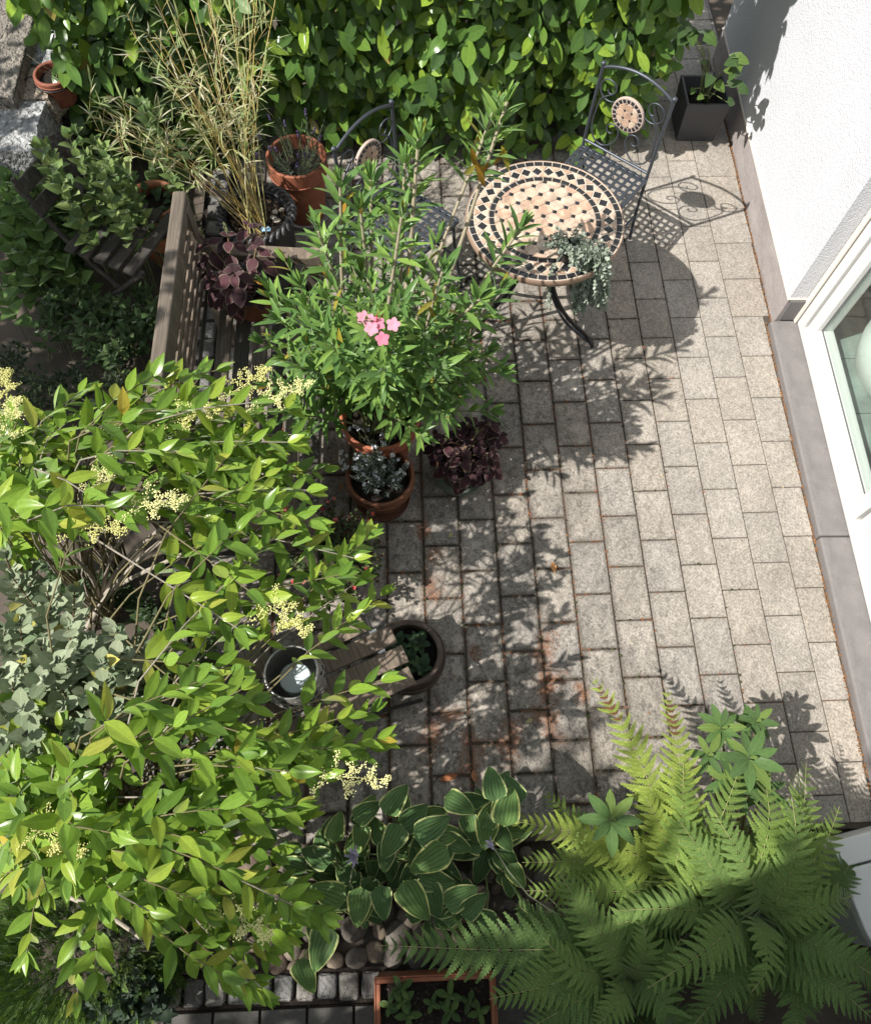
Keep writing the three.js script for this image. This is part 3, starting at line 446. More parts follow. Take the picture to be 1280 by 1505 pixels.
// ------------------------------------------------------------------ garden bench, weathered, with lattice back
{
  const b = thing('garden_bench', 'weathered grey wooden bench with lattice back among the pots', 'bench', V(-2.55, 0, 0.0));
  const L0 = 0.07, L1 = 1.38, sh = 0.42;                               // local x to the patio, z along the bench
  for (const z of [L0 + 0.03, L1 - 0.03]) {
    part('leg', boxAt(-0.03, 0.03, 0, 0.88, z - 0.03, z + 0.03, 0.005), mGreyWood, b); part('leg', boxAt(0.44, 0.50, 0, 0.60, z - 0.03, z + 0.03, 0.005), mGreyWood, b);
    const ap = []; for (let k = 0; k <= 8; k++) { const t = k / 8; ap.push(V(lerp(0.0, 0.50, t), 0.665 - 0.03 * t - 0.02 * Math.sin(t * Math.PI), z)); }
    const sh_ = new THREE.Shape(); sh_.moveTo(0.0, 0.66); sh_.lineTo(0.44, 0.615); sh_.absarc(0.49, 0.60, 0.028, 1.7, -1.9, true); sh_.lineTo(0.42, 0.588); sh_.lineTo(0.0, 0.63); sh_.closePath();
    const g = new THREE.ExtrudeGeometry(sh_, { depth: 0.055, bevelEnabled: true, bevelSize: 0.003, bevelThickness: 0.003, bevelSegments: 1, curveSegments: 8 }); g.translate(0.02, 0, z - 0.0275); part('armrest', metricUV(g), mBrownWood, b);
    part('seat_rail', boxAt(0.03, 0.44, sh - 0.075, sh - 0.02, z - 0.02, z + 0.02, 0.004), mDarkWood, b);
  }
  for (let k = 0; k < 6; k++) { const x = 0.05 + k * 0.079; part('slat', boxAt(x, x + 0.062, sh - 0.018, sh, L0, L1, 0.004), k % 2 ? mDarkWood : mGreyWood, b); }
  const rail = part('top_rail', boxAt(-0.035, 0.022, 0.84, 0.905, L0 - 0.04, L1 + 0.04, 0.012), mGreyWood, b); rail.geometry = metricUV(rail.geometry);
  part('lower_rail', boxAt(-0.022, 0.012, 0.46, 0.51, L0 + 0.062, L1 - 0.062, 0.006), mDarkWood, b);
  for (let k = 0; k < 13; k++) { const z = L0 + 0.09 + k * 0.1; part('upright', boxAt(-0.006, 0.002, 0.512, 0.838, z, z + 0.032, 0.002), mBrownWood, b); }
  for (let k = 0; k < 5; k++) { const pts = []; for (let j = 0; j <= 12; j++) { const t = j / 12; pts.push([lerp(L0 + 0.065, L1 - 0.065, t), 0.535 + k * 0.057 + 0.02 * Math.sin(t * Math.PI)]); } const s = new THREE.Shape(); pts.forEach((q, j) => j ? s.lineTo(...q) : s.moveTo(...q)); pts.slice().reverse().forEach(q => s.lineTo(q[0], q[1] + 0.03)); s.closePath(); const g = new THREE.ExtrudeGeometry(s, { depth: 0.007, bevelEnabled: false }); g.rotateY(-Math.PI / 2); g.translate(0.010, 0, 0); part('lattice_strip', metricUV(g), mBrownWood, b); }
}
// ------------------------------------------------------------------ folding wooden chair in the bed
{
  const c = thing('folding_chair', 'dark slatted wooden folding chair in the shaded bed', 'chair', P(180, 342, 0.45).setY(0), -0.44);
  for (let k = 0; k < 5; k++) { const x = -0.19 + k * 0.078; part('slat', boxAt(x, x + 0.055, 0.435, 0.452, -0.19, 0.19, 0.003), mDarkWood, c); }
  for (const s of [-1, 1]) {
    part('leg', tube([V(-0.22, 0.004, s * 0.165), V(0.19, 0.425, s * 0.165)], 0.014, 0.014, 2, 4), mDarkWood, c);
    part('leg', tube([V(0.2, 0.004, s * 0.14), V(-0.2, 0.44, s * 0.14), V(-0.32, 0.76, s * 0.14)], 0.014, 0.014, 6, 4), mDarkWood, c);
    part('seat_rail', boxAt(-0.19, 0.2, 0.415, 0.434, s * 0.15 - 0.012, s * 0.15 + 0.012, 0.003), mDarkWood, c);
  }
  for (let k = 0; k < 2; k++) { const m = part('back_slat', rbox(0.014, 0.065, 0.33, 0.003), mDarkWood, c); m.position.set(-0.262 - k * 0.036, 0.62 + k * 0.095, 0); m.rotation.z = 0.37; }
}
// ------------------------------------------------------------------ folding side table, lantern, bowl
const SIDE = V(-1.93, 0, 1.85), SIDET = -0.43 + Math.PI;
{
  const t = thing('folding_side_table', 'small slatted wooden folding table on thin dark iron legs', 'table', SIDE, 0.40);
  const ends = [0.235, 0.225, 0.165, 0.155]; // slats along local x
  for (let k = 0; k < 4; k++) { const z = -0.165 + k * 0.083; part('slat', boxAt(-0.30, [0.13, 0.215, 0.225, 0.215][k], 0.402, 0.420, z, z + 0.068, 0.003), mBrownWood, t); }
  for (const x of [-0.2, 0.15]) { part('cross_bar', boxAt(x - 0.006, x + 0.006, 0.390, 0.4015, -0.16, 0.16, 0.002), mIronDark, t); for (let k = 0; k < 3; k++) part('bracket', boxAt(x - 0.014, x + 0.014, 0.404, 0.410, -0.1 + k * 0.083 + 0.003, -0.082 + k * 0.083 - 0.003, 0.001), std(col(0.4, 0.4, 0.4), 0.4, { metalness: 0.8 }), t); }
  for (const s of [-1, 1]) { part('leg', tube([V(-0.2, 0.39, s * 0.14), V(0.24, 0.006, s * 0.15)], 0.007, 0.007, 2, 6), mIronDark, t); part('leg', tube([V(0.15, 0.39, s * 0.125), V(-0.26, 0.006, s * 0.13)], 0.007, 0.007, 2, 6), mIronDark, t); }
}
{
  const base = V(-2.085, 0.421, 1.90), t = thing('candle_lantern', 'pierced grey metal candle lantern holding a white candle on the side table', 'lantern', base);
  const mt = std(col(0.36, 0.35, 0.33), 0.5, { metalness: 0.6, bumpMap: withRepeat(bumpTex, 6), bumpScale: 0.001 });
  const body = part('body', (() => { const s = [[0.060, 0], [0.086, 0.03], [0.102, 0.09], [0.104, 0.14], [0.098, 0.19], [0.088, 0.222], [0.0855, 0.222], [0.095, 0.19], [0.101, 0.14], [0.099, 0.09], [0.083, 0.033], [0.058, 0.004], [0, 0.004]]; return lathe(s, 48); })(), mt, t);
  part('rim', new THREE.TorusGeometry(0.087, 0.0038, 8, 48).rotateX(Math.PI / 2).translate(0, 0.223, 0), std(col(0.5, 0.49, 0.47), 0.3, { metalness: 0.8 }), t);
  // punched louvre scales standing proud of the body
  const lm = [std(col(0.42, 0.40, 0.36), 0.35, { metalness: 0.8 }), std(col(0.02, 0.02, 0.02), 0.7)], g = new THREE.SphereGeometry(1, 8, 5), r = rngOf(60);
  const prof = y => { const q = [[0, 0.060], [0.03, 0.086], [0.09, 0.102], [0.14, 0.104], [0.19, 0.098], [0.222, 0.088]]; for (let i = 1; i < q.length; i++) if (y <= q[i][0]) return lerp(q[i - 1][1], q[i][1], (y - q[i - 1][0]) / (q[i][0] - q[i - 1][0])); return 0.088; };
  for (let row = 0; row < 9; row++) for (let k = 0; k < 14; k++) { const y = 0.02 + row * 0.022, a = (k + (row & 1) * 0.5) / 14 * 6.283, rr = prof(y); const q = new THREE.Quaternion().setFromEuler(new THREE.Euler(0, -a, 0.5 * (row & 1 ? 1 : -1) * 0)); const m = part('louvre', g, lm[(row + k) % 2 ? 0 : 1], body); m.position.set(rr * Math.cos(a), y, rr * Math.sin(a)); m.quaternion.copy(q); m.rotateX((row & 1 ? 0.7 : -0.7)); m.scale.set(0.004, 0.0032, 0.0125); }
  const cd = thing('candle', 'white pillar candle inside the pierced lantern', 'candle', base.clone().add(V(0, 0.0045, 0)));
  part('wax', lathe([[0, 0], [0.046, 0], [0.054, 0.004], [0.054, 0.126], [0.050, 0.131], [0.02, 0.128], [0, 0.127]], 32), phys(col(0.52, 0.60, 0.62), 0.6), cd);
  part('wick', tube([V(0, 0.126, 0), V(0.002, 0.133, 0), V(0.004, 0.138, 0.002)], 0.0012, 0.0009, 4, 5), std(col(0.02, 0.02, 0.02), 1), cd);
}
// ------------------------------------------------------------------ pots
function pot(o, { R, r, h, rimH = 0.05, rim = 0.012, wall = 0.012, mat, soil = 0.04, ribs = 0, belly = 0 }) {
  const s = [[0, 0], [r - 0.004, 0], [r, 0.004]]; const n = 8, hb = h - rimH;
  for (let i = 1; i <= n; i++) { const t = i / n; s.push([lerp(r, R - (rim ? 0.006 : 0), t) + belly * Math.sin(Math.PI * t), hb * t]); }
  if (rim) s.push([R + rim * 0.6, hb + 0.002], [R + rim * 0.75, hb + 0.008]); s.push([R + rim, h - 0.006], [R + rim - 0.004, h], [R + rim - wall - 0.002, h], [R + rim - wall - 0.006, h - 0.006], [R - wall - 0.004, h - soil - 0.03]);
  part('pot', lathe(s, 48), mat, o);
  if (rim) part('rim_band', new THREE.TorusGeometry(R + rim * 0.78, 0.004, 6, 48).rotateX(Math.PI / 2).translate(0, hb + 0.006, 0), mat, o);
  const rs = R + rim - wall - 0.006 - (R - r) * 0.15, g = new THREE.CircleGeometry(rs, 28, 0, Math.PI * 2); g.rotateX(-Math.PI / 2); g.translate(0, h - soil, 0); metricUV(g, 3); part('soil', g, mSoil, o);
}
const saucer = (o, r, mat, y = 0) => part('saucer', lathe([[0, y + 0.003], [r - 0.02, y], [r - 0.004, y + 0.004], [r, y + 0.026], [r - 0.004, y + 0.028], [r - 0.012, y + 0.010], [0, y + 0.009]], 40), mat, o);
// loose grit on a soil surface
function grit(o, R, y, n, mats, seed, smin = 0.004, smax = 0.011, name = 'grit') { const r = rngOf(seed), g = new THREE.IcosahedronGeometry(1, 0); mats.forEach((mt, k) => { const mb = new MB(); for (let i = 0; i < n / mats.length; i++) { const a = r() * 6.283, q = R * Math.sqrt(r()), s = lerp(smin, smax, r() * r()); mb.add(g, M4(V(q * Math.cos(a), y + s * 0.3, q * Math.sin(a)), new THREE.Quaternion().setFromEuler(new THREE.Euler(r() * 6, r() * 6, r() * 6)), V(s * 1.3, s * 0.8, s))); } part(name, mb.geo(), mt, o, 'stuff'); }); }
// square dark planter by the house wall
const planter = thing('square_planter', 'dark grey square planter beside the house wall', 'planter', V(0.02, 0, -1.355), -0.02);
{
  const s = (a, b, y0, y1, t) => { const sh = new THREE.Shape(); return null; };
  const hb = 0.105, ht = 0.122, H0 = 0.245, g = new THREE.BufferGeometry(), mP = std(col(0.06, 0.061, 0.066), 0.55, { bumpMap: withRepeat(grainTex, 10), bumpScale: 0.0006 });
  const frustum = (w0, w1, y0, y1) => { const q = new THREE.CylinderGeometry(w1 * Math.SQRT2, w0 * Math.SQRT2, y1 - y0, 4, 1, true); q.rotateY(Math.PI / 4); q.translate(0, (y0 + y1) / 2, 0); return metricUV(q.toNonIndexed()); };
  const fl = q => { const n = q.clone(); n.computeVertexNormals(); return n; };
  part('shell', fl(frustum(hb, ht, 0, H0)), mP, planter); part('inner_shell', fl(frustum(hb - 0.014, ht - 0.014, 0.02, H0)), mP, planter);
  for (const [a, b, c, d] of [[-ht, ht, -ht, -ht + 0.014], [-ht, ht, ht - 0.014, ht], [-ht, -ht + 0.014, -ht + 0.014, ht - 0.014], [ht - 0.014, ht, -ht + 0.014, ht - 0.014]]) part('rim', boxAt(a, b, H0 - 0.006, H0 + 0.003, c, d, 0.002), mP, planter);
  part('soil', metricUV(new THREE.PlaneGeometry(0.2, 0.2).rotateX(-Math.PI / 2).translate(0, 0.15, 0)), mSoil, planter);
}
// white lidded storage box at the right edge, half under the ferns
{
  const b = thing('storage_box', 'white plastic storage box with rounded lid beside the ferns', 'box', V(0.02, 0, 2.63), 0.19);
  const mP = phys(col(0.68, 0.69, 0.66), 0.45, { clearcoat: 0.1, bumpMap: withRepeat(grainTex, 10), bumpScale: 0.0002 });
  const rr = (w, d, r1, r2) => { const s = new THREE.Shape(), a = w / 2, c = d / 2; s.moveTo(-a + r2, -c); s.lineTo(a - r2, -c); s.quadraticCurveTo(a, -c, a, -c + r2); s.lineTo(a, c - r1); s.quadraticCurveTo(a, c, a - r1, c); s.lineTo(-a + r1, c); s.quadraticCurveTo(-a, c, -a, c - r1); s.lineTo(-a, -c + r2); s.quadraticCurveTo(-a, -c, -a + r2, -c); return s; };
  const ex = (s, h, y, bv) => { const g = new THREE.ExtrudeGeometry(s, { depth: h, bevelEnabled: true, bevelSize: bv, bevelThickness: bv, bevelSegments: 3, curveSegments: 14 }); g.rotateX(Math.PI / 2); g.translate(0, y + h, 0); return metricUV(g); };
  part('body', ex(rr(0.42, 0.36, 0.13, 0.02), 0.245, 0.004, 0.004), mP, b);
  const hs = new THREE.Shape(); hs.moveTo(-0.225, -0.19); hs.lineTo(0.225, -0.19); hs.lineTo(0.225, -0.118); hs.lineTo(-0.225, -0.118); part('hinge_strip', ex(hs, 0.035, 0.266, 0.006), mP, b);
  const ls = new THREE.Shape(); ls.moveTo(-0.23, -0.098); ls.lineTo(0.23, -0.098); ls.lineTo(0.23, 0.06); ls.quadraticCurveTo(0.23, 0.2, 0.09, 0.2); ls.lineTo(-0.09, 0.2); ls.quadraticCurveTo(-0.23, 0.2, -0.23, 0.06); part('lid', ex(ls, 0.035, 0.266, 0.006), mP, b);
}
// ------------------------------------------------------------------ cherry laurel hedge
{
  const o = thing('laurel_hedge', 'tall glossy green cherry laurel hedge behind the table', 'hedge', V(-1.6, 0, -1.55)), r = rngOf(101);
  const geos = variants(0.43, [{ prof: ellipt, fold: 0.22, curl: 0.14, n: 6, c: 2 }, { prof: ellipt, fold: 0.45, curl: 0.35, n: 6, w: 0.9, c: 2, twist: 0.3 }, { prof: obov, fold: 0.12, curl: -0.05, n: 6, w: 1.08, c: 2 }, { prof: ellipt, fold: 0.6, curl: 0.2, n: 6, c: 2, wave: 0.02, twist: -0.4 }, { prof: ovate, fold: 0.3, curl: 0.5, n: 6, c: 2 }]);
  const mats = [[0.10, 0.21, 0.030], [0.075, 0.16, 0.028], [0.15, 0.275, 0.033], [0.27, 0.42, 0.04], [0.055, 0.12, 0.028], [0.36, 0.30, 0.07]].map(c => leafMat(...c, { t: 0.26, coat: 0.55, cr: 0.22 }));
  const cs = pick(30, 22, 24, 15, 10, 0.8), pl = new Plant(o, geos, mats), x0 = -3.35, x1 = -0.27, hT = 1.95;
  const front = (x, h) => -1.12 + 0.10 * smooth(0.1, 0.9, h) + 0.17 * (fbm(x * 2.8 + 5, h * 2.8, 3) - 0.5) * 2 - 0.35 * smooth(-0.62, -0.27, x) ** 2 * 0.5;
  const right = (z, h) => x1 + 0.14 * (fbm(z * 2.6, h * 2.6 + 9, 3) - 0.5) - 0.05 * (1 - h);
  const put = (p, out) => {
    const n = out.clone().addScaledVector(UPV, 0.55 + 0.4 * r()).addScaledVector(V(r() - .5, r() - .5, r() - .5), 1.1).normalize();
    const dir = V((r() - .5) * 1.3, r() * 1.7 - 1.05, r() - .5).addScaledVector(out, 0.4); dir.addScaledVector(n, -dir.dot(n)).normalize();
    pl.leaf(p, dir, n, 0.075 + 0.07 * r(), cs(r), r, 0.9 + 0.25 * r());
  };
  for (let i = 0; i < 7600; i++) { const x = lerp(x0, x1, r()), h = 0.04 + (hT - 0.04) * Math.pow(r(), 0.9), d = 0.42 * Math.pow(r(), 1.6); put(V(x, h, front(x, h) - d), V(0, 0, 1)); }
  for (let i = 0; i < 1500; i++) { const z = lerp(-1.2, -2.02, r()), h = 0.08 + (hT - 0.08) * r(), d = 0.3 * Math.pow(r(), 1.5); put(V(right(z, h) - d, h, z), V(1, 0, 0)); }
  for (let i = 0; i < 1500; i++) put(V(lerp(x0, x1, r()), hT + 0.06 * (r() - .5), lerp(-1.1, -2.02, r())), V(0, 1, 0));
  for (let i = 0; i < 1200; i++) put(V(lerp(x0, x1, r()), hT * r(), -2.0 + 0.2 * r()), V(0, 0, -1));
  const mB = std(col(0.07, 0.05, 0.03), 0.9);
  for (let i = 0; i < 26; i++) { const a = V(lerp(x0 + .1, x1 - .2, r()), 0, lerp(-1.4, -1.75, r())), b = a.clone().add(V((r() - .5) * .5, 1.3 + .5 * r(), (r() - .5) * .4)); pl.stem(arch(a, b, 0, r, 0.2), 0.016, 0.006, mB, 6, 5, 'branch'); }
  pl.finish();
}
// ------------------------------------------------------------------ potted oleander
{
  const base = V(-1.80, 0, 0.74), o = thing('potted_oleander', 'large potted oleander with narrow leaves and pink flowers', 'plant', base), r = rngOf(111);
  pot(o, { R: 0.155, r: 0.115, h: 0.34, rimH: 0.06, rim: 0.018, mat: clay(0.46, 0.15, 0.075), soil: 0.05 });
  const geos = variants(0.215, [{ prof: lance, fold: 0.3, curl: 0.14, n: 6 }, { prof: lance, fold: 0.5, curl: 0.35, n: 6, w: 0.9, twist: 0.4 }, { prof: lance, fold: 0.2, curl: -0.06, n: 6, w: 1.1 }, { prof: lance, fold: 0.4, curl: 0.22, n: 6, twist: -0.5 }]);
  const mats = [[0.13, 0.255, 0.05], [0.10, 0.21, 0.045], [0.18, 0.32, 0.06], [0.24, 0.39, 0.07], [0.34, 0.30, 0.03], [0.40, 0.22, 0.02]].map(c => leafMat(...c, { t: 0.3, coat: 0.4, cr: 0.3, bump: 0.0002 }));
  const cs = pick(32, 26, 25, 11, 2.0, 0.5), pl = new Plant(o, geos, mats), mSt = std(col(0.30, 0.26, 0.18), 0.9, { bumpMap: bumpTex, bumpScale: 0.002 }), mGr = std(col(0.16, 0.18, 0.07), 0.9);
  const soil = () => V(base.x + (r() - .5) * .14, 0.28, base.z + (r() - .5) * .14);
  // long bare stems with tufted heads
  const tall = [[745, 150, 1.45, .012], [725, 165, 1.4, .008], [615, 205, 1.38, .018], [595, 240, 1.3, .009], [500, 270, 1.25, .011], [530, 310, 1.25, .010], [765, 335, 1.15, .007], [468, 340, 1.2, .009], [705, 440, 1.15, .009], [735, 425, 1.05, .008], [590, 320, 1.32, .012], [650, 400, 1.2, .009], [545, 265, 1.28, .009]];
  for (const [px, py, h, rr] of tall) { const c = arch(soil(), P(px, py, h), 0.02, r, 0.12); pl.stem(c, rr, 0.005, mSt, 12, 6); pl.shoot(c, r, { from: 0.82, gap: 0.034, per: 3, size: 0.118, jit: 0.7, ang: 1.2, up: 0.6, cs, tip: 9, taper: 0.1 }); }
  // leafy body
  const body = [[420, 385], [400, 440], [388, 505], [398, 565], [430, 610], [440, 420], [450, 480], [440, 540], [480, 440], [490, 510], [510, 390], [520, 450], [515, 560], [545, 420], [560, 370], [560, 500], [590, 440], [600, 540], [620, 400], [630, 480], [640, 560], [660, 440], [665, 510], [650, 610], [690, 500], [690, 560], [715, 520], [735, 545], [720, 605], [580, 470], [525, 510], [470, 365], [540, 545], [610, 510], [670, 580], [410, 470], [480, 395], [580, 345], [645, 345], [700, 455], [455, 510], [565, 545], [500, 335], [530, 355], [570, 300], [605, 365], [430, 450], [420, 530], [680, 470], [655, 470], [620, 640], [395, 420], [410, 500], [420, 570], [450, 450], [465, 545], [600, 420], [640, 440], [620, 520], [540, 480], [575, 520], [505, 480], [470, 470], [490, 420], [690, 530], [650, 540], [530, 400]];
  for (const [px, py] of body) {
    const out = Math.hypot((px - 560) / 180, (py - 500) / 150), h = clamp(1.22 - 0.48 * out * out + (r() - .5) * .26, 0.45, 1.3), tip = P(px, py, h), a = soil();
    const c = arch(a, tip, 0.16, r, 0.1); pl.stem(c, 0.006, 0.0025, mGr, 8, 5); pl.shoot(c, r, { from: 0.48, gap: 0.046, per: 3, size: 0.115, jit: 0.8, ang: 1.25, up: 0.5, cs, tip: 6, taper: 0.2, droop: 0.08 });
  }
  // dead and yellowing heads at the top right stem
  for (let i = 0; i < 9; i++) { const q = P(690 + r() * 60, 195 + r() * 50, 1.34); pl.leaf(q, V(r() - .5, -1, r() - .5).normalize(), V(r() - .5, 0.3, 1), 0.10, r() < .6 ? 5 : 4, r); }
  pl.finish();
  // five-petalled flowers
  const mPk = [col(0.72, 0.22, 0.32), col(0.80, 0.34, 0.44)].map(c => phys(c, 1, { transmission: 0.3, thickness: 0, side: THREE.DoubleSide })), pg = leafGeo(0.75, { prof: obov, fold: 0.1, curl: 0.2, n: 4 });
  for (const [px, py, tone] of [[534, 467, 1], [546, 483, 1], [578, 477, 1], [562, 498, 0], [556, 476, 0], [544, 472, 1]]) {
    const f = P(px, py, 1.34).sub(base), fl = new MB(), up = V(r() - .5, 1.2, r() * .6 + .4).normalize(), a0 = up.clone().cross(V(1, 0, 0.2)).normalize(), b0 = up.clone().cross(a0);
    for (let k = 0; k < 5; k++) { const a = k / 5 * 6.283 + px, d = a0.clone().multiplyScalar(Math.cos(a)).addScaledVector(b0, Math.sin(a)).addScaledVector(up, 0.25).normalize(); fl.add(pg, basis(f, d, up, 0.024)); }
    part('flower', fl.geo(), mPk[tone], o);
  }
  for (let k = 0; k < 7; k++) { const q = P(552 + 10 * r(), 462 + 16 * r(), 1.33).sub(base), g = tube([V(0, 0, 0), V(0.004, 0.016, 0.002), V(0.006, 0.034, 0.004)], 0.003, 0.0012, 4, 5); g.translate(q.x, q.y, q.z); part('flower_bud', g, std(col(0.35, 0.05, 0.05), 0.8), o); }
  pl.stem(arch(V(base.x, 0.4, base.z), P(556, 474, 1.32), 0, r, 0.05), 0.005, 0.003, mGr);
}
// ------------------------------------------------------------------ privet shrub with pale flower heads
const privetFlowers = [];
{
  const base = V(-2.98, -0.04, 1.50), o = thing('privet_shrub', 'spreading yellow green privet shrub with pale flower heads', 'shrub', base), r = rngOf(121);
  const geos = variants(0.38, [{ prof: ovate, fold: 0.4, curl: 0.12, n: 7, c: 2 }, { prof: ovate, fold: 0.65, curl: 0.38, n: 7, w: 0.95, c: 2, twist: 0.25 }, { prof: ellipt, fold: 0.25, curl: -0.06, n: 7, w: 1.02, c: 2 }, { prof: ovate, fold: 0.5, curl: 0.25, n: 7, c: 2, twist: -0.35 }]);
  const mats = [[0.19, 0.34, 0.032], [0.25, 0.41, 0.036], [0.14, 0.27, 0.028], [0.36, 0.49, 0.05], [0.42, 0.46, 0.06], [0.52, 0.42, 0.04]].map(c => leafMat(...c, { t: 0.38, coat: 0.5, cr: 0.26, bump: 0.0002 }));
  const cs = pick(32, 32, 18, 15, 3.5, 0.5), pl = new Plant(o, geos, mats), mBark = std(col(0.34, 0.30, 0.24), 0.9, { bumpMap: withRepeat(bumpTex, 20, 4), bumpScale: 0.002 }), mTw = std(col(0.15, 0.13, 0.06), 0.9);
  const H = (px, py) => { // crown height over the picture: high above the branch base, lower towards the rims
    const q = Math.hypot((px - 230) / 420, (py - 880) / 620); return clamp(1.12 - 0.5 * q * q, 0.58, 1.15); };
  const tips = [[300, 545], [345, 575, 1], [265, 560], [240, 545], [420, 600], [385, 590, 1], [130, 575], [118, 605], [70, 640], [30, 640], [20, 720], [425, 650], [435, 700], [400, 660], [180, 600], [250, 620, 1], [290, 640], [330, 640], [350, 690], [260, 690], [130, 660], [100, 700], [65, 765], [140, 740, 1], [115, 775, 1], [205, 745, 1], [360, 740], [385, 720], [40, 800], [400, 780], [10, 595, 1], [8, 640, 1], [0, 780],
    [455, 720], [440, 760], [470, 790], [325, 880], [395, 890, 1], [520, 820], [500, 845], [540, 790], [560, 875], [525, 900], [400, 985], [365, 945], 
    [345, 985], [300, 1010], [325, 1040], [280, 1050], [370, 1030], [400, 1090], [545, 1045], [560, 1000], [555, 1085], [500, 1100], [460, 1110], [480, 1140, 1], [430, 1140], [390, 1120], [350, 1110], [345, 1170], [390, 1190], [300, 1240], [420, 1190], [450, 1200],
    [90, 1070], [75, 1110], [110, 1140], [150, 1110], [180, 1140], [200, 1190], [120, 1190], [60, 1215, 1], [300, 600], [360, 640], [390, 700], [330, 720], [280, 700], [350, 770], [400, 740], [300, 760], [380, 810], [260, 640], [330, 1280], [400, 1255], [280, 1190], [240, 1260], [310, 1210], [200, 1230], [350, 1330], [150, 1180], [20, 1130], [10, 1165], [50, 1165], [-15, 1200], [-10, 1110], [5, 1220], [-20, 1260], [60, 1270], [30, 1190], [15, 1250], [30, 1300], [70, 1310], [100, 1290], [150, 1310], [215, 1330], [240, 1350], [270, 1330], [330, 1335, 1], [360, 1400], [390, 1400], [370, 1455], [340, 1440], [140, 1430], [115, 1460], [40, 1400], [430, 1330], [470, 1350], [420, 1370]];
  const ZONES = [[445, 985, 95, 85], [550, 965, 100, 85], [405, 770, 45, 45], [225, 880, 95, 100], [255, 1210, 55, 90], [210, 1000, 60, 60], [80, 1400, 130, 75]];   // openings in the crown
  const roots = [V(-2.98, -0.03, 1.50), V(-2.9, -0.03, 1.9), V(-2.72, -0.03, 2.25), V(-2.95, -0.03, 1.3), V(-2.62, -0.03, 2.4)];
  for (const [px, py, fl] of tips.flatMap(q => [q, ...(r() < 0.6 ? [[q[0] + (r() - .5) * 70, q[1] + (r() - .5) * 60, 0, 1]] : [])]).filter(([x, y, , dup]) => Math.hypot((x - 130) / 125, (y - 965) / 105) > 1 && Math.hypot((x - 450) / 80, (y - 985) / 62) > 1 && (!dup || !ZONES.some(([a, b, rx, ry]) => Math.hypot((x - a) / rx, (y - b) / ry) < 1)))) {
    const h = H(px, py) + (r() - .5) * 0.26 + (fl ? 0.12 : 0), tip = P(px, py, h), b = roots.reduce((a, q) => q.distanceTo(tip) * (0.8 + 0.5 * r()) < a[0] ? [q.distanceTo(tip), q] : a, [9, roots[0]])[1].clone().add(V((r() - .5) * .08, 0, (r() - .5) * .08));
    const hz = (t, k) => V(lerp(b.x, tip.x, t) + (r() - .5) * .06, tip.y * k, lerp(b.z, tip.z, t) + (r() - .5) * .06), c = curve([b, hz(0.22, 0.66), hz(0.58, 1.0 + .06 * r()), tip]), L = c.getLength();
    pl.stem(c, 0.0058, 0.0018, r() < .25 ? mBark : mTw, 9, 5);
    pl.shoot(c, r, { from: Math.max(0.25, 1 - 0.24 / L), gap: 0.048, per: 2, size: 0.104, jit: 0.35, ang: 1.05, up: 1.3, cs, tip: fl ? 0 : 3, taper: 0.25, droop: 0.02 });
    if (fl) privetFlowers.push([tip, c.getTangentAt(1)]);
  }
  // bare grey main branches seen over the dark bed
  for (const [a, b] of [[[150, 880, .25], [245, 770, .85]], [[150, 880, .25], [205, 760, .9]], [[148, 890, .25], [275, 765, 0.95]], [[140, 880, .2], [300, 800, .95]], [[150, 885, .2], [110, 820, .8]], [[300, 1170, .3], [345, 1080, .8]], [[215, 1300, .3], [330, 1250, .8]], [[100, 1315, .45], [210, 1380, .6]], [[230, 1000, .25], [300, 1090, .7]]]) { const A = P(...a), B = P(...b), Q = A.clone().lerp(B, -0.3); Q.y = -0.02; pl.stem([Q, A, A.clone().lerp(B, .5).add(V((r() - .5) * .04, 0.03, (r() - .5) * .04)), B], 0.012, 0.006, mBark, 8, 6, 'branch'); }
  // panicles of tiny buds
  const bud = new THREE.IcosahedronGeometry(1, 0), mBud = [std(col(0.66, 0.64, 0.25), 0.9), std(col(0.70, 0.68, 0.32), 0.9)];
  privetFlowers.forEach(([tip, d], fi) => {
    const mb = new MB(), ax = d.clone().addScaledVector(UPV, 0.35).normalize(), L = 0.13 + 0.05 * r();
    for (let b = 0; b < 15; b++) {
      const t = b / 15, o1 = tip.clone().addScaledVector(ax, L * t), a = b * 2.4, side = V(Math.cos(a), 0.25, Math.sin(a)).normalize(), bl = 0.06 * (1 - t) + 0.012;
      mb.add(tube([o1, o1.clone().addScaledVector(side, bl)], 0.0009, 0.0006, 1, 3));
      for (let k = 0; k < 34; k++) { const q = o1.clone().addScaledVector(side, bl * (0.25 + 0.8 * r())).add(V((r() - .5) * .018, (r() - .5) * .018, (r() - .5) * .018)), s = 0.0015 + 0.0012 * r(); mb.add(bud, M4(q, new THREE.Quaternion(), V(s, s, s))); }
    }
    mb.add(tube([tip, tip.clone().addScaledVector(ax, L)], 0.0014, 0.0008, 2, 4)); pl.mesh('flower_head', mb.geo(), mBud[fi & 1]);
  });
  pl.finish();
}
// ------------------------------------------------------------------ smaller potted plants
const rot = (r) => new THREE.Quaternion().setFromEuler(new THREE.Euler(r() * 6.28, r() * 6.28, r() * 6.28));
const mStemGreen = std(col(0.13, 0.17, 0.06), 0.9), mStemBrown = std(col(0.16, 0.11, 0.06), 0.9);
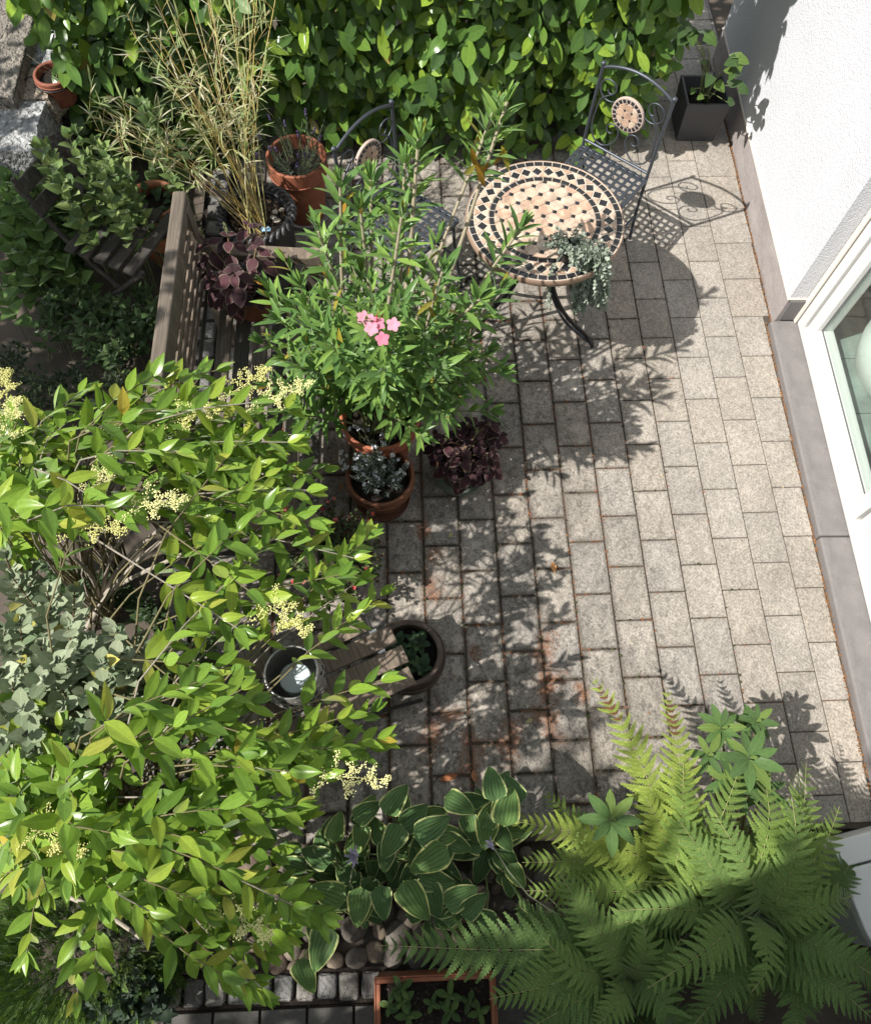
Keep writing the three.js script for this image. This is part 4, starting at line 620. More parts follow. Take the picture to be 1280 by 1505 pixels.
// lavender in a tall clay pot
{
  const base = V(-2.205, 0, -0.745), o = thing('lavender_pot', 'tall terracotta pot of faded lavender below the hedge', 'plant', base), r = rngOf(201);
  saucer(o, 0.135, std(col(0.30, 0.29, 0.27), 0.8)); const p = new THREE.Group();
  pot(o, { R: 0.142, r: 0.105, h: 0.37, rimH: 0.085, rim: 0.010, mat: mClay, soil: 0.07 }); o.children.forEach(c => { if (c.name !== 'saucer') c.position.y = 0.0095; });
  const g = variants(0.09, [{ prof: lance, n: 3, fold: 0.1, curl: 0.1 }]), mats = [[0.07, 0.09, 0.06], [0.05, 0.07, 0.045], [0.10, 0.12, 0.09]].map(c => leafMat(...c, { t: 0.15, coat: 0, bump: 0 })), pl = new Plant(o, g, mats), cs = pick(1, 1, 1);
  const bud = new THREE.IcosahedronGeometry(1, 0), mB = std(col(0.09, 0.065, 0.14), 0.95);
  for (let i = 0; i < 46; i++) { const a = r() * 6.28, q = 0.1 * Math.sqrt(r()), b = base.clone().add(V(q * Math.cos(a), 0.31, q * Math.sin(a))), tip = b.clone().add(V(q * Math.cos(a) * 0.9 + (r() - .5) * .08, 0.09 + 0.10 * r(), q * Math.sin(a) * .9 + (r() - .5) * .08)), c = arch(b, tip, 0, r, .02); pl.stem(c, 0.0016, 0.001, mStemGreen, 3, 4); pl.shoot(c, r, { from: 0.1, gap: 0.012, per: 2, size: 0.042, ang: 0.7, cs, up: 0.2 }); if (i % 3 === 0) { const mb = new MB(), d = c.getTangentAt(1); for (let k = 0; k < 16; k++) mb.add(bud, M4(tip.clone().addScaledVector(d, 0.002 * k + 0.02).add(V((r() - .5) * .009, 0, (r() - .5) * .009)), rot(r), V(.0032, .0042, .0032))); pl.mesh('flower_spike', mb.geo(), mB); } }
  pl.finish(260);
}
// bamboo in a black ribbed pot
{
  const base = V(-2.385, 0, -0.385), o = thing('potted_bamboo', 'straw coloured potted bamboo in a black rope rimmed pot', 'plant', base), r = rngOf(211);
  const mBlk = std(col(0.022, 0.022, 0.024), 0.5);
  pot(o, { R: 0.165, r: 0.13, h: 0.36, rimH: 0.03, rim: 0, wall: 0.016, mat: mBlk, soil: 0.035, belly: 0.012 });
  const cord = new MB(); for (let k = 0; k < 34; k++) { const a0 = k / 34 * 6.283, a1 = (k + 1.25) / 34 * 6.283, R = 0.172; cord.add(tube([V(R * Math.cos(a0) * 0.93, 0.358, R * Math.sin(a0) * 0.93), V(R * 1.03 * Math.cos((a0 + a1) / 2), 0.376, R * 1.03 * Math.sin((a0 + a1) / 2)), V(R * 1.1 * Math.cos(a1), 0.355, R * 1.1 * Math.sin(a1))], 0.011, 0.011, 5, 6)); } part('rope_rim', cord.geo(), std(col(0.05, 0.05, 0.052), 0.45), o);
  grit(o, 0.135, 0.327, 240, [std(col(0.10, 0.06, 0.035), 1), std(col(0.16, 0.10, 0.06), 1), std(col(0.05, 0.035, 0.025), 1)], 212);
  for (let k = 0; k < 9; k++) { const m = part('pebble', new THREE.IcosahedronGeometry(1, 1), std(col(0.42, 0.37, 0.30), 0.9), o); m.position.set(0.07 + 0.05 * r(), 0.333, -0.06 + 0.14 * r()); m.scale.set(.010 + .006 * r(), .007, .009 + .004 * r()); }
  const g = variants(0.10, [{ prof: lance, n: 4, fold: 0.3, curl: 0.2 }, { prof: lance, n: 4, fold: 0.5, curl: 0.5, w: 0.8 }, { prof: lance, n: 4, fold: 0.2, curl: -0.1 }]);
  const mats = [[0.58, 0.55, 0.33], [0.42, 0.47, 0.20], [0.66, 0.63, 0.44], [0.32, 0.41, 0.16], [0.50, 0.46, 0.28]].map(c => leafMat(...c, { t: 0.3, coat: 0.05, bump: 0 })), cs = pick(18, 34, 16, 40, 6), pl = new Plant(o, g, mats);
  const mC = [std(col(0.50, 0.39, 0.12), 0.6), std(col(0.40, 0.30, 0.10), 0.6), std(col(0.46, 0.43, 0.18), 0.6), std(col(0.34, 0.24, 0.12), 0.7)];
  const culm = (tip, lean, rr, leafy) => {
    const b = base.clone().add(V(-0.05 + 0.10 * r(), 0.32, 0.01 + 0.10 * r())), m = b.clone().lerp(tip, 0.5); m.y += 0.10; const c = curve([b, m, tip]); pl.stem(c, rr, rr * 0.5, mC[Math.floor(r() * 4)], 12, 5, 'cane');
    const L = c.getLength(); for (let s = 0.45; s < 1; s += 0.05 + 0.03 * r()) { const q = c.getPointAt(s), d = c.getTangentAt(s), n = leafy; if (r() < 0.75) { const e = q.clone().add(V((r() - .5) * .18, 0.03 + .07 * r(), (r() - .5) * .18)); const tw = curve([q, q.clone().lerp(e, .5).add(V(0, .012, 0)), e]); pl.stem(tw, 0.0013, 0.0008, mC[Math.floor(r() * 4)], 3, 3, 'twig'); for (let k = 0; k < n; k++) pl.leaf(tw.getPointAt(0.4 + 0.6 * r()), e.clone().sub(q).normalize().add(V(r() - .5, r() * 0.9 - .65, r() - .5).multiplyScalar(1.5)).normalize(), V(r() - .5, 1, r() - .5), 0.055 + 0.05 * r(), cs(r), r, 0.8); } }
  };
  for (let i = 0; i < 19; i++) { const t = i / 18; culm(P(lerp(190, 400, t) + (r() - .5) * 30, -50 + 110 * r(), 1.05 + 0.32 * r()), 0, 0.0031, 3); }
  for (let i = 0; i < 7; i++) culm(P(250 + 130 * r(), 100 + 70 * r(), 0.9 + .2 * r()), 0, 0.003, 2);
  for (let i = 0; i < 9; i++) culm(P(125 + 80 * r(), 150 + 80 * r(), 0.72 + 0.2 * r()), 0, 0.0026, 4);
  pl.finish();
  const tag = thing('plant_tag', 'small pale blue plastic butterfly lying in the bamboo pot', 'ornament', base.clone().add(V(0.045, 0.335, 0.085)));
  const bl = phys(col(0.28, 0.45, 0.62), 0.4); for (const s of [-1, 1]) { const m = part('wing', leafGeo(0.9, { prof: obov, n: 5, fold: 0.1 }), bl, tag); m.scale.setScalar(0.03); m.rotation.set(-1.2, 0, s * 1.0); }
  part('body', tube([V(0, 0, -0.01), V(0, 0.003, 0.012)], 0.002, 0.0015, 2, 5), bl, tag);
}
// coleus: dark leaves with a pale edge
const coleusTex = tex(64, 64, (x, y) => { const u = Math.abs(x / 63 - 0.5) * 2, v = y / 63, e = smooth(0.80, 0.97, Math.max(u / Math.max(0.12, Math.sin(Math.PI * Math.pow(v, 0.7)) * 0.98), v * 0.98)), rib = smooth(0.08, 0.0, u), k = 0.8 + 0.5 * fbm(x / 8, y / 8, 3); return [s2(lerp(0.13 * k + 0.05 * rib, 0.42, e * 0.7)), s2(lerp(0.042 * k, 0.30, e * 0.7)), s2(lerp(0.055 * k, 0.24, e * 0.7))]; }, { srgb: true });
const coleusMats = [[0.38, 0.44, 0.42], [0.20, 0.22, 0.24], [0.54, 0.60, 0.56]].map(c => leafMat(...c, { map: coleusTex, t: 0.15, coat: 0.12, cr: 0.5 }));
const coleusGeo = variants(0.74, [{ prof: ovate, n: 6, fold: 0.12, curl: 0.3, wave: 0.015 }, { prof: ovate, n: 6, fold: 0.2, curl: 0.5, wave: 0.02 }, { prof: ovate, n: 6, fold: 0.05, curl: 0.15, wave: 0.02 }]);
function coleus(label, base, potOpt, soilY, tips, seed, dull, lsize = 0.082, dish) {
  const o = thing('coleus_pot', label, 'plant', base, 0, 'dark coleus plants in pots'), r = rngOf(seed); const y0 = dish ? 0.0095 : 0; if (dish) saucer(o, dish[0], dish[1]); pot(o, potOpt); if (dish) o.children.forEach(c => { if (c.name !== 'saucer') c.position.y = y0; });
  const pl = new Plant(o, coleusGeo, coleusMats), cs = dull ? pick(3, 6, 0.4) : pick(5, 2, 3);
  for (const tip of tips) {
    const b = V(base.x + (r() - .5) * .09, base.y + soilY, base.z + (r() - .5) * .09), c = arch(b, tip, 0.1, r, .04), d = c.getTangentAt(1).addScaledVector(UPV, 0.8).normalize(); pl.stem(c, 0.004, 0.003, mStemBrown, 5, 5);
    for (let k = 0; k < 4; k++) for (let j = 0; j < 2; j++) { const a = k * 1.57 + j * 3.14 + tips.indexOf(tip), el = [0.35, -0.05, -0.35, -0.5][k], dir = V(Math.cos(a), el, Math.sin(a)).normalize(), pos = tip.clone().addScaledVector(d, -0.022 * k).addScaledVector(dir, 0.008 * k); pl.leaf(pos, dir, UPV.clone().addScaledVector(d, .4).add(V((r() - .5) * .5, 0, (r() - .5) * .5)), lsize * [0.45, 0.8, 1, 1.05][k] * (0.85 + .3 * r()), cs(r), r); }
  }
  pl.finish(200);
  const mb = new MB(), bud = new THREE.IcosahedronGeometry(1, 0); for (const t of tips.slice(0, 2)) for (let k = 0; k < 40; k++) mb.add(bud, M4(t.clone().add(V((r() - .5) * .012, 0.01 + k * 0.0014, (r() - .5) * .012)), rot(r), V(.0022, .0022, .0022))); mb.p = mb.p.map((q, i) => q - [base.x, base.y, base.z][i % 3]); part('flower_spike', mb.geo(), std(col(0.20, 0.22, 0.10), 0.9), o);
}
coleus('burgundy coleus in a terracotta pot standing on the bench', V(-2.34, 0.4205, 0.24), { R: 0.092, r: 0.068, h: 0.15, rimH: 0.035, rim: 0.006, mat: mClayDark, soil: 0.02 }, 0.13, [[335, 345, .80], [300, 352, .74], [378, 360, .76], [342, 398, .82], [312, 405, .66], [372, 405, .7], [330, 435, .66], [365, 330, .7], [300, 385, .66], [395, 385, .64], [345, 425, .74], [385, 425, .64]].map(q => P(...q)), 221, false);
coleus('dark purple coleus in a brown glazed pot on the paving', V(-1.445, 0, 0.865), { R: 0.108, r: 0.085, h: 0.15, rimH: 0.025, rim: 0.004, mat: phys(col(0.10, 0.05, 0.03), 0.4, { clearcoat: 0.4 }), soil: 0.02 }, 0.13, [[655, 650, .26], [700, 640, .28], [722, 665, .24], [735, 640, .26], [680, 670, .3], [705, 690, .22], [660, 690, .22], [690, 620, .3], [715, 625, .28], [670, 625, .28], [730, 690, .18], [645, 670, .22], [725, 615, .3], [690, 700, .2], [640, 640, .26]].map(q => P(...q)), 222, true, 0.075, [0.12, std(col(0.20, 0.24, 0.19), 0.7)]);
// silvery flowering plant in a clay pot with saucer
{
  const base = V(-1.805, 0, 0.975), o = thing('silver_plant_pot', 'terracotta pot with saucer holding a silvery small leaved plant', 'plant', base), r = rngOf(231);
  const mS = std(col(0.13, 0.055, 0.03), 0.6); saucer(o, 0.128, mS); pot(o, { R: 0.138, r: 0.095, h: 0.225, rimH: 0.055, rim: 0.010, mat: mClayBrown, soil: 0.045 }); o.children.forEach(c => { if (c.name !== 'saucer') c.position.y = 0.0095; });
  const g = variants(0.28, [{ prof: lance, n: 3, fold: 0.2, curl: 0.15 }]), mats = [[0.26, 0.30, 0.27], [0.16, 0.20, 0.17], [0.40, 0.43, 0.42], [0.10, 0.13, 0.10]].map(c => leafMat(...c, { t: 0.1, coat: 0, bump: 0 })), pl = new Plant(o, g, mats), cs = pick(3, 3, 1.5, 2);
  const bud = new THREE.IcosahedronGeometry(1, 1), mW = std(col(0.50, 0.52, 0.55), 0.9), fl = [];
  for (let i = 0; i < 70; i++) { const a = r() * 6.28, q = 0.115 * Math.sqrt(r()), b = base.clone().add(V(q * .6 * Math.cos(a), 0.19, q * .6 * Math.sin(a))), tip = base.clone().add(V(q * 1.12 * Math.cos(a), 0.24 + 0.10 * (1 - (q / .12) ** 2) + .04 * r(), q * 1.12 * Math.sin(a) - .02)), c = arch(b, tip, 0, r, .02); pl.stem(c, 0.0014, 0.001, mStemGreen, 3, 3); pl.shoot(c, r, { from: 0.25, gap: 0.011, per: 2, size: 0.026, ang: 0.9, cs, up: 0.4, tip: 3 }); if (i % 2) fl.push(tip); }
  for (let i = 0; i < 26; i++) { const q = i < 14 ? P(505 + 60 * r(), 625 + 20 * r(), .32) : P(500 + 25 * r(), 640 + 50 * r(), .26); fl.push(q); pl.stem(arch(base.clone().add(V((r() - .5) * .1, .19, (r() - .5) * .1)), q, 0.1), 0.0012, 0.0009, mStemGreen, 4, 3); }
  for (const t of fl) { const mb = new MB(); for (let k = 0; k < 5; k++) { const s = 0.0035 + .003 * r(); mb.add(bud, M4(t.clone().add(V((r() - .5) * .012, (r() - .5) * .008, (r() - .5) * .012)), rot(r), V(s, s, s))); } pl.mesh('flower', mb.geo(), mW); }
  pl.finish();
}
// brown bowl with small rosette plant
{
  const base = V(-1.70, 0, 1.735), o = thing('round_planter', 'round brown bowl planter holding a green rosette plant beside the slatted table', 'planter', base), r = rngOf(241);
  const m = std(col(0.11, 0.075, 0.055), 0.65, { map: withRepeat(noiseTex, 4, 2) }); pot(o, { R: 0.135, r: 0.115, h: 0.17, rimH: 0.02, rim: 0, wall: 0.016, mat: m, soil: 0.06, belly: 0.014 });
  for (const y of [0.05, 0.115]) part('hoop', new THREE.TorusGeometry(0.1475 - (0.115 - y) * .06, 0.004, 6, 40).rotateX(Math.PI / 2).translate(0, y, 0), m, o);
  const g = variants(0.5, [{ prof: ovate, n: 6, fold: 0.2, curl: 0.2 }, { prof: obov, n: 6, fold: 0.15, curl: 0.3 }]), pl = new Plant(o, g, [[0.05, 0.095, 0.045], [0.04, 0.075, 0.035], [0.07, 0.13, 0.05]].map(c => leafMat(...c, { t: 0.2, coat: 0.1 }))), cs = pick(1, 1, 0.6);
  for (const [cx, cz] of [[0, 0.02], [-0.05, -0.045], [0.05, 0.05], [0.04, -0.05], [-0.05, 0.06]]) for (let i = 0; i < 13; i++) { const a = i * 2.4, e = 1.15 - i * 0.075; pl.leaf(base.clone().add(V(cx, 0.125 + .02 * (1 - i / 13), cz)), V(Math.cos(a) * Math.cos(e), Math.sin(e), Math.sin(a) * Math.cos(e)), UPV, 0.04 + 0.0024 * i, cs(r), r); }
  pl.finish();
}
// low trough of small red-flowered begonia, and the plain clay pot behind it
{
  const base = V(-2.0, 0, 1.34), o = thing('begonia_pot', 'bushy small leaved begonia with tiny red flowers in a dark pot', 'plant', base), r = rngOf(251);
  pot(o, { R: 0.13, r: 0.10, h: 0.17, rimH: 0.03, rim: 0.006, mat: std(col(0.05, 0.04, 0.035), 0.7), soil: 0.03 });
  const g = variants(0.6, [{ prof: ovate, n: 4, fold: 0.15, curl: 0.15 }]), pl = new Plant(o, g, [[0.06, 0.10, 0.035], [0.10, 0.05, 0.035], [0.10, 0.15, 0.05], [0.14, 0.18, 0.07]].map(c => leafMat(...c, { t: 0.25, coat: 0.2, bump: 0 }))), cs = pick(4, 3, 3, 1.2), fl = [];
  for (let i = 0; i < 95; i++) { const a = r() * 6.28, q = 0.25 * Math.sqrt(r()), b = base.clone().add(V(q * .35 * Math.cos(a), 0.14, q * .35 * Math.sin(a))), tip = base.clone().add(V(q * Math.cos(a) * .9, 0.17 + 0.16 * (1 - (q / .27) ** 2) + .05 * r(), q * Math.sin(a) * 1.1)), c = arch(b, tip, 0.1, r, .05); pl.stem(c, 0.0017, 0.001, mStemBrown, 4, 3); pl.shoot(c, r, { from: 0.3, gap: 0.02, per: 2, size: 0.034, ang: 1.0, cs, up: 0.7, tip: 2 }); if (r() < 0.3) fl.push(tip); }
  const mF = [std(col(0.45, 0.06, 0.06), 0.8), std(col(0.55, 0.17, 0.15), 0.8)], pg = leafGeo(0.9, { prof: obov, n: 3, fold: 0.1, curl: 0.1 });
  fl.forEach((t, i) => { const mb = new MB(); for (let k = 0; k < 4; k++) { const a = k * 1.57 + i; mb.add(pg, basis(t.clone().add(V(0, .008, 0)), V(Math.cos(a), 0.4, Math.sin(a)), UPV, 0.011)); } pl.mesh('flower', mb.geo(), mF[i & 1]); });
  pl.finish();
  const p2 = thing('clay_pot', 'plain terracotta pot half covered by the privet shrub', 'pot', V(-2.22, 0.4205, 1.27)); pot(p2, { R: 0.075, r: 0.055, h: 0.13, rimH: 0.03, rim: 0.006, mat: clay(0.42, 0.14, 0.07), soil: 0.03 });
}
// urn and hanging pot in the far left corner
{
  const base = V(-2.88, 0, -0.45), o = thing('terracotta_urn', 'bellied terracotta strawberry urn with a side pocket behind the folding chair', 'pot', base), r = rngOf(261);
  part('urn', lathe([[0, 0], [0.09, 0], [0.10, 0.01], [0.13, 0.10], [0.148, 0.20], [0.14, 0.30], [0.115, 0.355], [0.112, 0.375], [0.125, 0.392], [0.122, 0.40], [0.112, 0.40], [0.100, 0.385], [0.100, 0.36], [0.12, 0.28]], 48), mClayPale, o);
  part('soil', metricUV(new THREE.CircleGeometry(0.115, 24).rotateX(-Math.PI / 2).translate(0, 0.33, 0)), mSoil, o);
  for (const a of [0.55, 2.4]) { const m = part('pocket', new THREE.TorusGeometry(0.036, 0.011, 8, 24), mClayPale, o); m.position.set(0.14 * Math.cos(a), 0.215, 0.14 * Math.sin(a)); m.rotation.set(-0.7, Math.PI / 2 - a, 0, 'YXZ'); const s = part('pocket_soil', new THREE.CircleGeometry(0.03, 20), mSoil, m); s.position.z = 0.001; }
  const g = variants(0.6, [{ prof: ovate, n: 4, fold: 0.2, curl: 0.2 }]), pl = new Plant(o, g, [[0.07, 0.13, 0.04], [0.05, 0.09, 0.03]].map(c => leafMat(...c, { t: 0.25, coat: 0.1 })));
  for (let i = 0; i < 24; i++) { const a = i * 2.4, q = 0.08 * Math.sqrt(r()); pl.leaf(base.clone().add(V(q * Math.cos(a), 0.335 + .05 * r(), q * Math.sin(a))), V(Math.cos(a), 0.5, Math.sin(a)).normalize(), UPV, 0.045 + .02 * r(), i & 1, r); } pl.finish();
}
{
  const base = V(-3.33, 0.50, -1.0), o = thing('wall_pot', 'small terracotta pot hanging on the stone wall', 'pot', base), r = rngOf(262);
  pot(o, { R: 0.085, r: 0.06, h: 0.15, rimH: 0.03, rim: 0.006, mat: mClayDark, soil: 0.03 });
  part('hook', tube([V(-0.16, 0.10, 0), V(-0.11, 0.13, 0), V(-0.10, 0.118, 0)], 0.004, 0.004, 5, 5), mIronDark, o); part('hanger_ring', new THREE.TorusGeometry(0.0945, 0.0035, 6, 32).rotateX(Math.PI / 2).translate(0, 0.117, 0), mIronDark, o);
  for (let i = 0; i < 7; i++) { const a = r() * 6.28; part('dry_stalk', tube([V((r() - .5) * .06, 0.12, (r() - .5) * .06), V(.05 * Math.cos(a), .19, .05 * Math.sin(a)), V(.09 * Math.cos(a), .21 + .03 * r(), .09 * Math.sin(a))], 0.002, 0.001, 5, 4), std(col(0.3, 0.25, 0.18), 1), o); }
}
// seedling in the square planter
{
  const base = planter.position.clone(), o = thing('planter_seedling', 'round leaved young plant growing in the dark square planter', 'plant', base.clone().setY(0.1505)), r = rngOf(271);
  const g = variants(0.85, [{ prof: heart, n: 7, fold: 0.12, curl: 0.2 }, { prof: heart, n: 7, fold: 0.2, curl: 0.35 }]), pl = new Plant(o, g, [[0.075, 0.145, 0.03], [0.055, 0.11, 0.03], [0.12, 0.20, 0.04]].map(c => leafMat(...c, { t: 0.35, coat: 0.1 }))), cs = pick(2, 2, 1);
  for (const [px, py, h, n, s] of [[1045, 110, .62, 1, .10], [1085, 85, .72, 5, .075], [1078, 105, .66, 4, .07], [1085, 128, .60, 2, .10], [1068, 150, .48, 1, .085], [1050, 122, .5, 1, .09], [1013, 45, .80, 4, .09], [1035, 50, .82, 2, .11], [1005, 40, .82, 3, .075], [1035, 95, .6, 1, .06], [1020, 130, .42, 1, .05], [1033, 140, .4, 1, .045], [1015, 60, .74, 2, .07]]) { const tip = P(px, py, h), c = arch(base.clone().add(V((r() - .5) * .07, .15, (r() - .5) * .07)), tip, 0.15, r, .04); pl.stem(c, 0.0035, 0.002, mStemGreen, 6, 5); for (let k = 0; k < n; k++) { const a = k * 2.4 + px; pl.leaf(tip.clone().add(V(0, -0.004 * k, 0)), V(Math.cos(a), -0.1, Math.sin(a)).normalize(), V(0.1, 1, 0.5), s * (0.65 + .35 * r()), cs(r), r); } }
  pl.finish();
}
// trailing silver plant on the table
{
  const base = V(-1.0, TY + 0.0015, 0.235), o = thing('trailing_succulent', 'silver green trailing plant in a small dark pot at the table edge', 'plant', base), r = rngOf(281);
  pot(o, { R: 0.045, r: 0.036, h: 0.07, rimH: 0.015, rim: 0.003, wall: 0.006, mat: mIronDark, soil: 0.012 });
  const g = variants(0.8, [{ prof: obov, n: 3, fold: 0.15, curl: 0.2 }]), pl = new Plant(o, g, [[0.37, 0.43, 0.35], [0.28, 0.34, 0.26], [0.50, 0.55, 0.46], [0.19, 0.25, 0.17]].map(c => leafMat(...c, { t: 0.2, coat: 0.05, bump: 0 }))), cs = pick(3, 3, 2, 1), mT = std(col(0.20, 0.24, 0.18), 0.9);
  for (let i = 0; i < 44; i++) { const a = -1.2 + 5.4 * r(), q = 0.05 + 0.06 * r(), b = base.clone().add(V(0, .06, 0)), tip = base.clone().add(V(q * Math.cos(a), 0.06 + .05 * r(), q * Math.sin(a))), c = arch(b, tip, 0.3, r, .02); pl.stem(c, 0.0012, 0.001, mT, 4, 3); pl.shoot(c, r, { from: 0.35, gap: 0.010, per: 2, size: 0.020, ang: 1.0, cs, up: 0.6, tip: 3 }); }
  for (let i = 0; i < 46; i++) { const px = lerp(840, 897, r()), py = lerp(415, 458, r() ** .7), e = P(px, py, 0.74 - 0.0050 * (py - 400) - 0.08 * r()), b = base.clone().add(V(0.02, .06, 0.02)); const mid = b.clone().lerp(e, .55); mid.y = TY + 0.06 + .03 * r(); const c = curve([b, mid, e]); pl.stem(c, 0.0012, 0.001, mT, 6, 3); pl.shoot(c, r, { from: 0.25, gap: 0.0105, per: 2, size: 0.024, ang: 1.1, cs, up: 0.8, tip: 3, taper: 0.1 }); }
  for (let i = 0; i < 5; i++) { const e = P(800 + 10 * r(), 415 + 45 * r(), 0.5 + .1 * r()), b = base.clone().add(V(-0.02, .06, 0.01)), m = P(812, 395, TY + .03), c = curve([b, m, e]); pl.stem(c, 0.001, 0.001, mT, 8, 3); pl.shoot(c, r, { from: 0.3, gap: 0.016, per: 2, size: 0.016, ang: 1.1, cs, up: 0.5, tip: 2 }); }
  pl.finish();
}
// rectangular terracotta trough at the near edge
{
  const c = P(641, 1440, 0.17), base = V(-1.635, 0, 2.85 + 0.115), o = thing('window_box', 'rectangular terracotta trough with young green plants beside the setts', 'planter', base), r = rngOf(291), w = 0.20, d = 0.115, h = 0.17, t = 0.015;
  const m = clay(0.36, 0.125, 0.06);
  for (const s of [-1, 1]) { part('side', boxAt(-w, w, 0.003, h, s > 0 ? d - t : -d, s > 0 ? d : -d + t, 0.004), m, o); part('end', boxAt(s > 0 ? w - t : -w, s > 0 ? w : -w + t, 0.003, h, -d + t, d - t, 0.004), m, o); part('rim', boxAt(-w - 0.006, w + 0.006, h - 0.022, h + 0.002, s > 0 ? d : -d - 0.006, s > 0 ? d + 0.006 : -d, 0.003), m, o); part('rim', boxAt(s > 0 ? w : -w - 0.006, s > 0 ? w + 0.006 : -w, h - 0.022, h + 0.002, -d, d, 0.003), m, o); }
  part('floor', boxAt(-w + t, w - t, 0.004, 0.02, -d + t, d - t, 0.002), m, o);
  part('soil', metricUV(new THREE.PlaneGeometry(2 * (w - t), 2 * (d - t)).rotateX(-Math.PI / 2).translate(0, h - 0.03, 0)), mSoil, o);
  const mb = new MB(), gi = new THREE.IcosahedronGeometry(1, 0); for (let i = 0; i < 260; i++) { const s = 0.002 + .005 * r() * r(); mb.add(gi, M4(V((r() - .5) * 0.35, h - 0.029, (r() - .5) * .18), rot(r), V(s, s * .7, s * 1.2))); } part('grit', mb.geo(), std(col(0.07, 0.05, 0.04), 1), o, 'stuff');
  const g = variants(0.45, [{ prof: ellipt, n: 5, fold: 0.2, curl: 0.2 }]), pl = new Plant(o, g, [[0.085, 0.15, 0.04], [0.06, 0.11, 0.035], [0.12, 0.19, 0.05]].map(q => leafMat(...q, { t: 0.3, coat: 0.1 }))), cs = pick(2, 2, 1);
  for (const [px, py, s] of [[590, 1455, .05], [590, 1475, .055], [660, 1465, .052], [662, 1490, .05], [705, 1490, .045], [635, 1478, .035], [600, 1495, .05], [690, 1475, .04], [572, 1480, .04]]) { const tip = P(px, py, h + 0.05), c = curve([V(tip.x, h - .03, tip.z), V(tip.x + .004, h + .01, tip.z), tip]); pl.stem(c, 0.0025, 0.002, mStemGreen, 3, 5); for (let k = 0; k < 5; k++) for (let j = 0; j < 2; j++) { const a = k * 1.57 + j * 3.14 + px; pl.leaf(tip.clone().add(V(0, -.012 * k, 0)), V(Math.cos(a), [.8, .4, .15, 0, -.1][k], Math.sin(a)).normalize(), UPV, s * [.5, .8, 1, 1, .9][k], cs(r), r); } }
  pl.finish();
}
// ------------------------------------------------------------------ hostas
const hostaTex = tex(128, 256, (x, y) => { const u = (x / 127 - 0.5) * 2, v = y / 255, half = Math.max(0.03, heart(v)), e = Math.abs(u) / half, n = 0.10 * (fbm(x / 9, y / 26, 3) - 0.5), m = smooth(0.86, 0.93, Math.max(e, smooth(0.88, 1.06, v)) + 2.2 * n), vein = Math.abs(Math.sin(e * 7 * Math.PI / 2)), k = 0.95 + 0.3 * fbm(x / 12, y / 20, 3) - 0.42 * smooth(0.82, 1, vein); return [s2(lerp(0.075 * k, 0.50, m)), s2(lerp(0.145 * k, 0.52, m)), s2(lerp(0.042 * k, 0.22, m))]; }, { srgb: true });
function hostaGeo(seed, curl) {
  const nL = 12, nW = 28, p = [], u = [], ix = [], r = rngOf(seed), cup = 0.10 + 0.1 * r();
  for (let i = 0; i <= nL; i++) for (let j = 0; j <= nW; j++) { const t = i / nL, s = (j / nW - 0.5) * 2, hw = 0.37 * heart(t) , x = s * hw, lobe = t < 0.18 ? -0.10 * Math.abs(s) * (1 - t / 0.18) : 0; p.push(x, t + lobe, cup * Math.abs(s) * hw * 2 - curl * t * t + 0.014 * Math.cos(s * 7 * Math.PI) * Math.sin(Math.PI * clamp(t, 0.05, 0.95)) + 0.015 * Math.sin(t * 9 + s * 3 + seed)); u.push(0.5 + s * 0.5 * Math.max(heart(t), 0.03), t); }
  for (let i = 0; i < nL; i++) for (let j = 0; j < nW; j++) { const a = i * (nW + 1) + j, b = a + nW + 1; ix.push(a, a + 1, b, b, a + 1, b + 1); }
  const g = new THREE.BufferGeometry(); g.setAttribute('position', new THREE.Float32BufferAttribute(p, 3)); g.setAttribute('uv', new THREE.Float32BufferAttribute(u, 2)); g.setIndex(ix); g.computeVertexNormals(); return g;
}
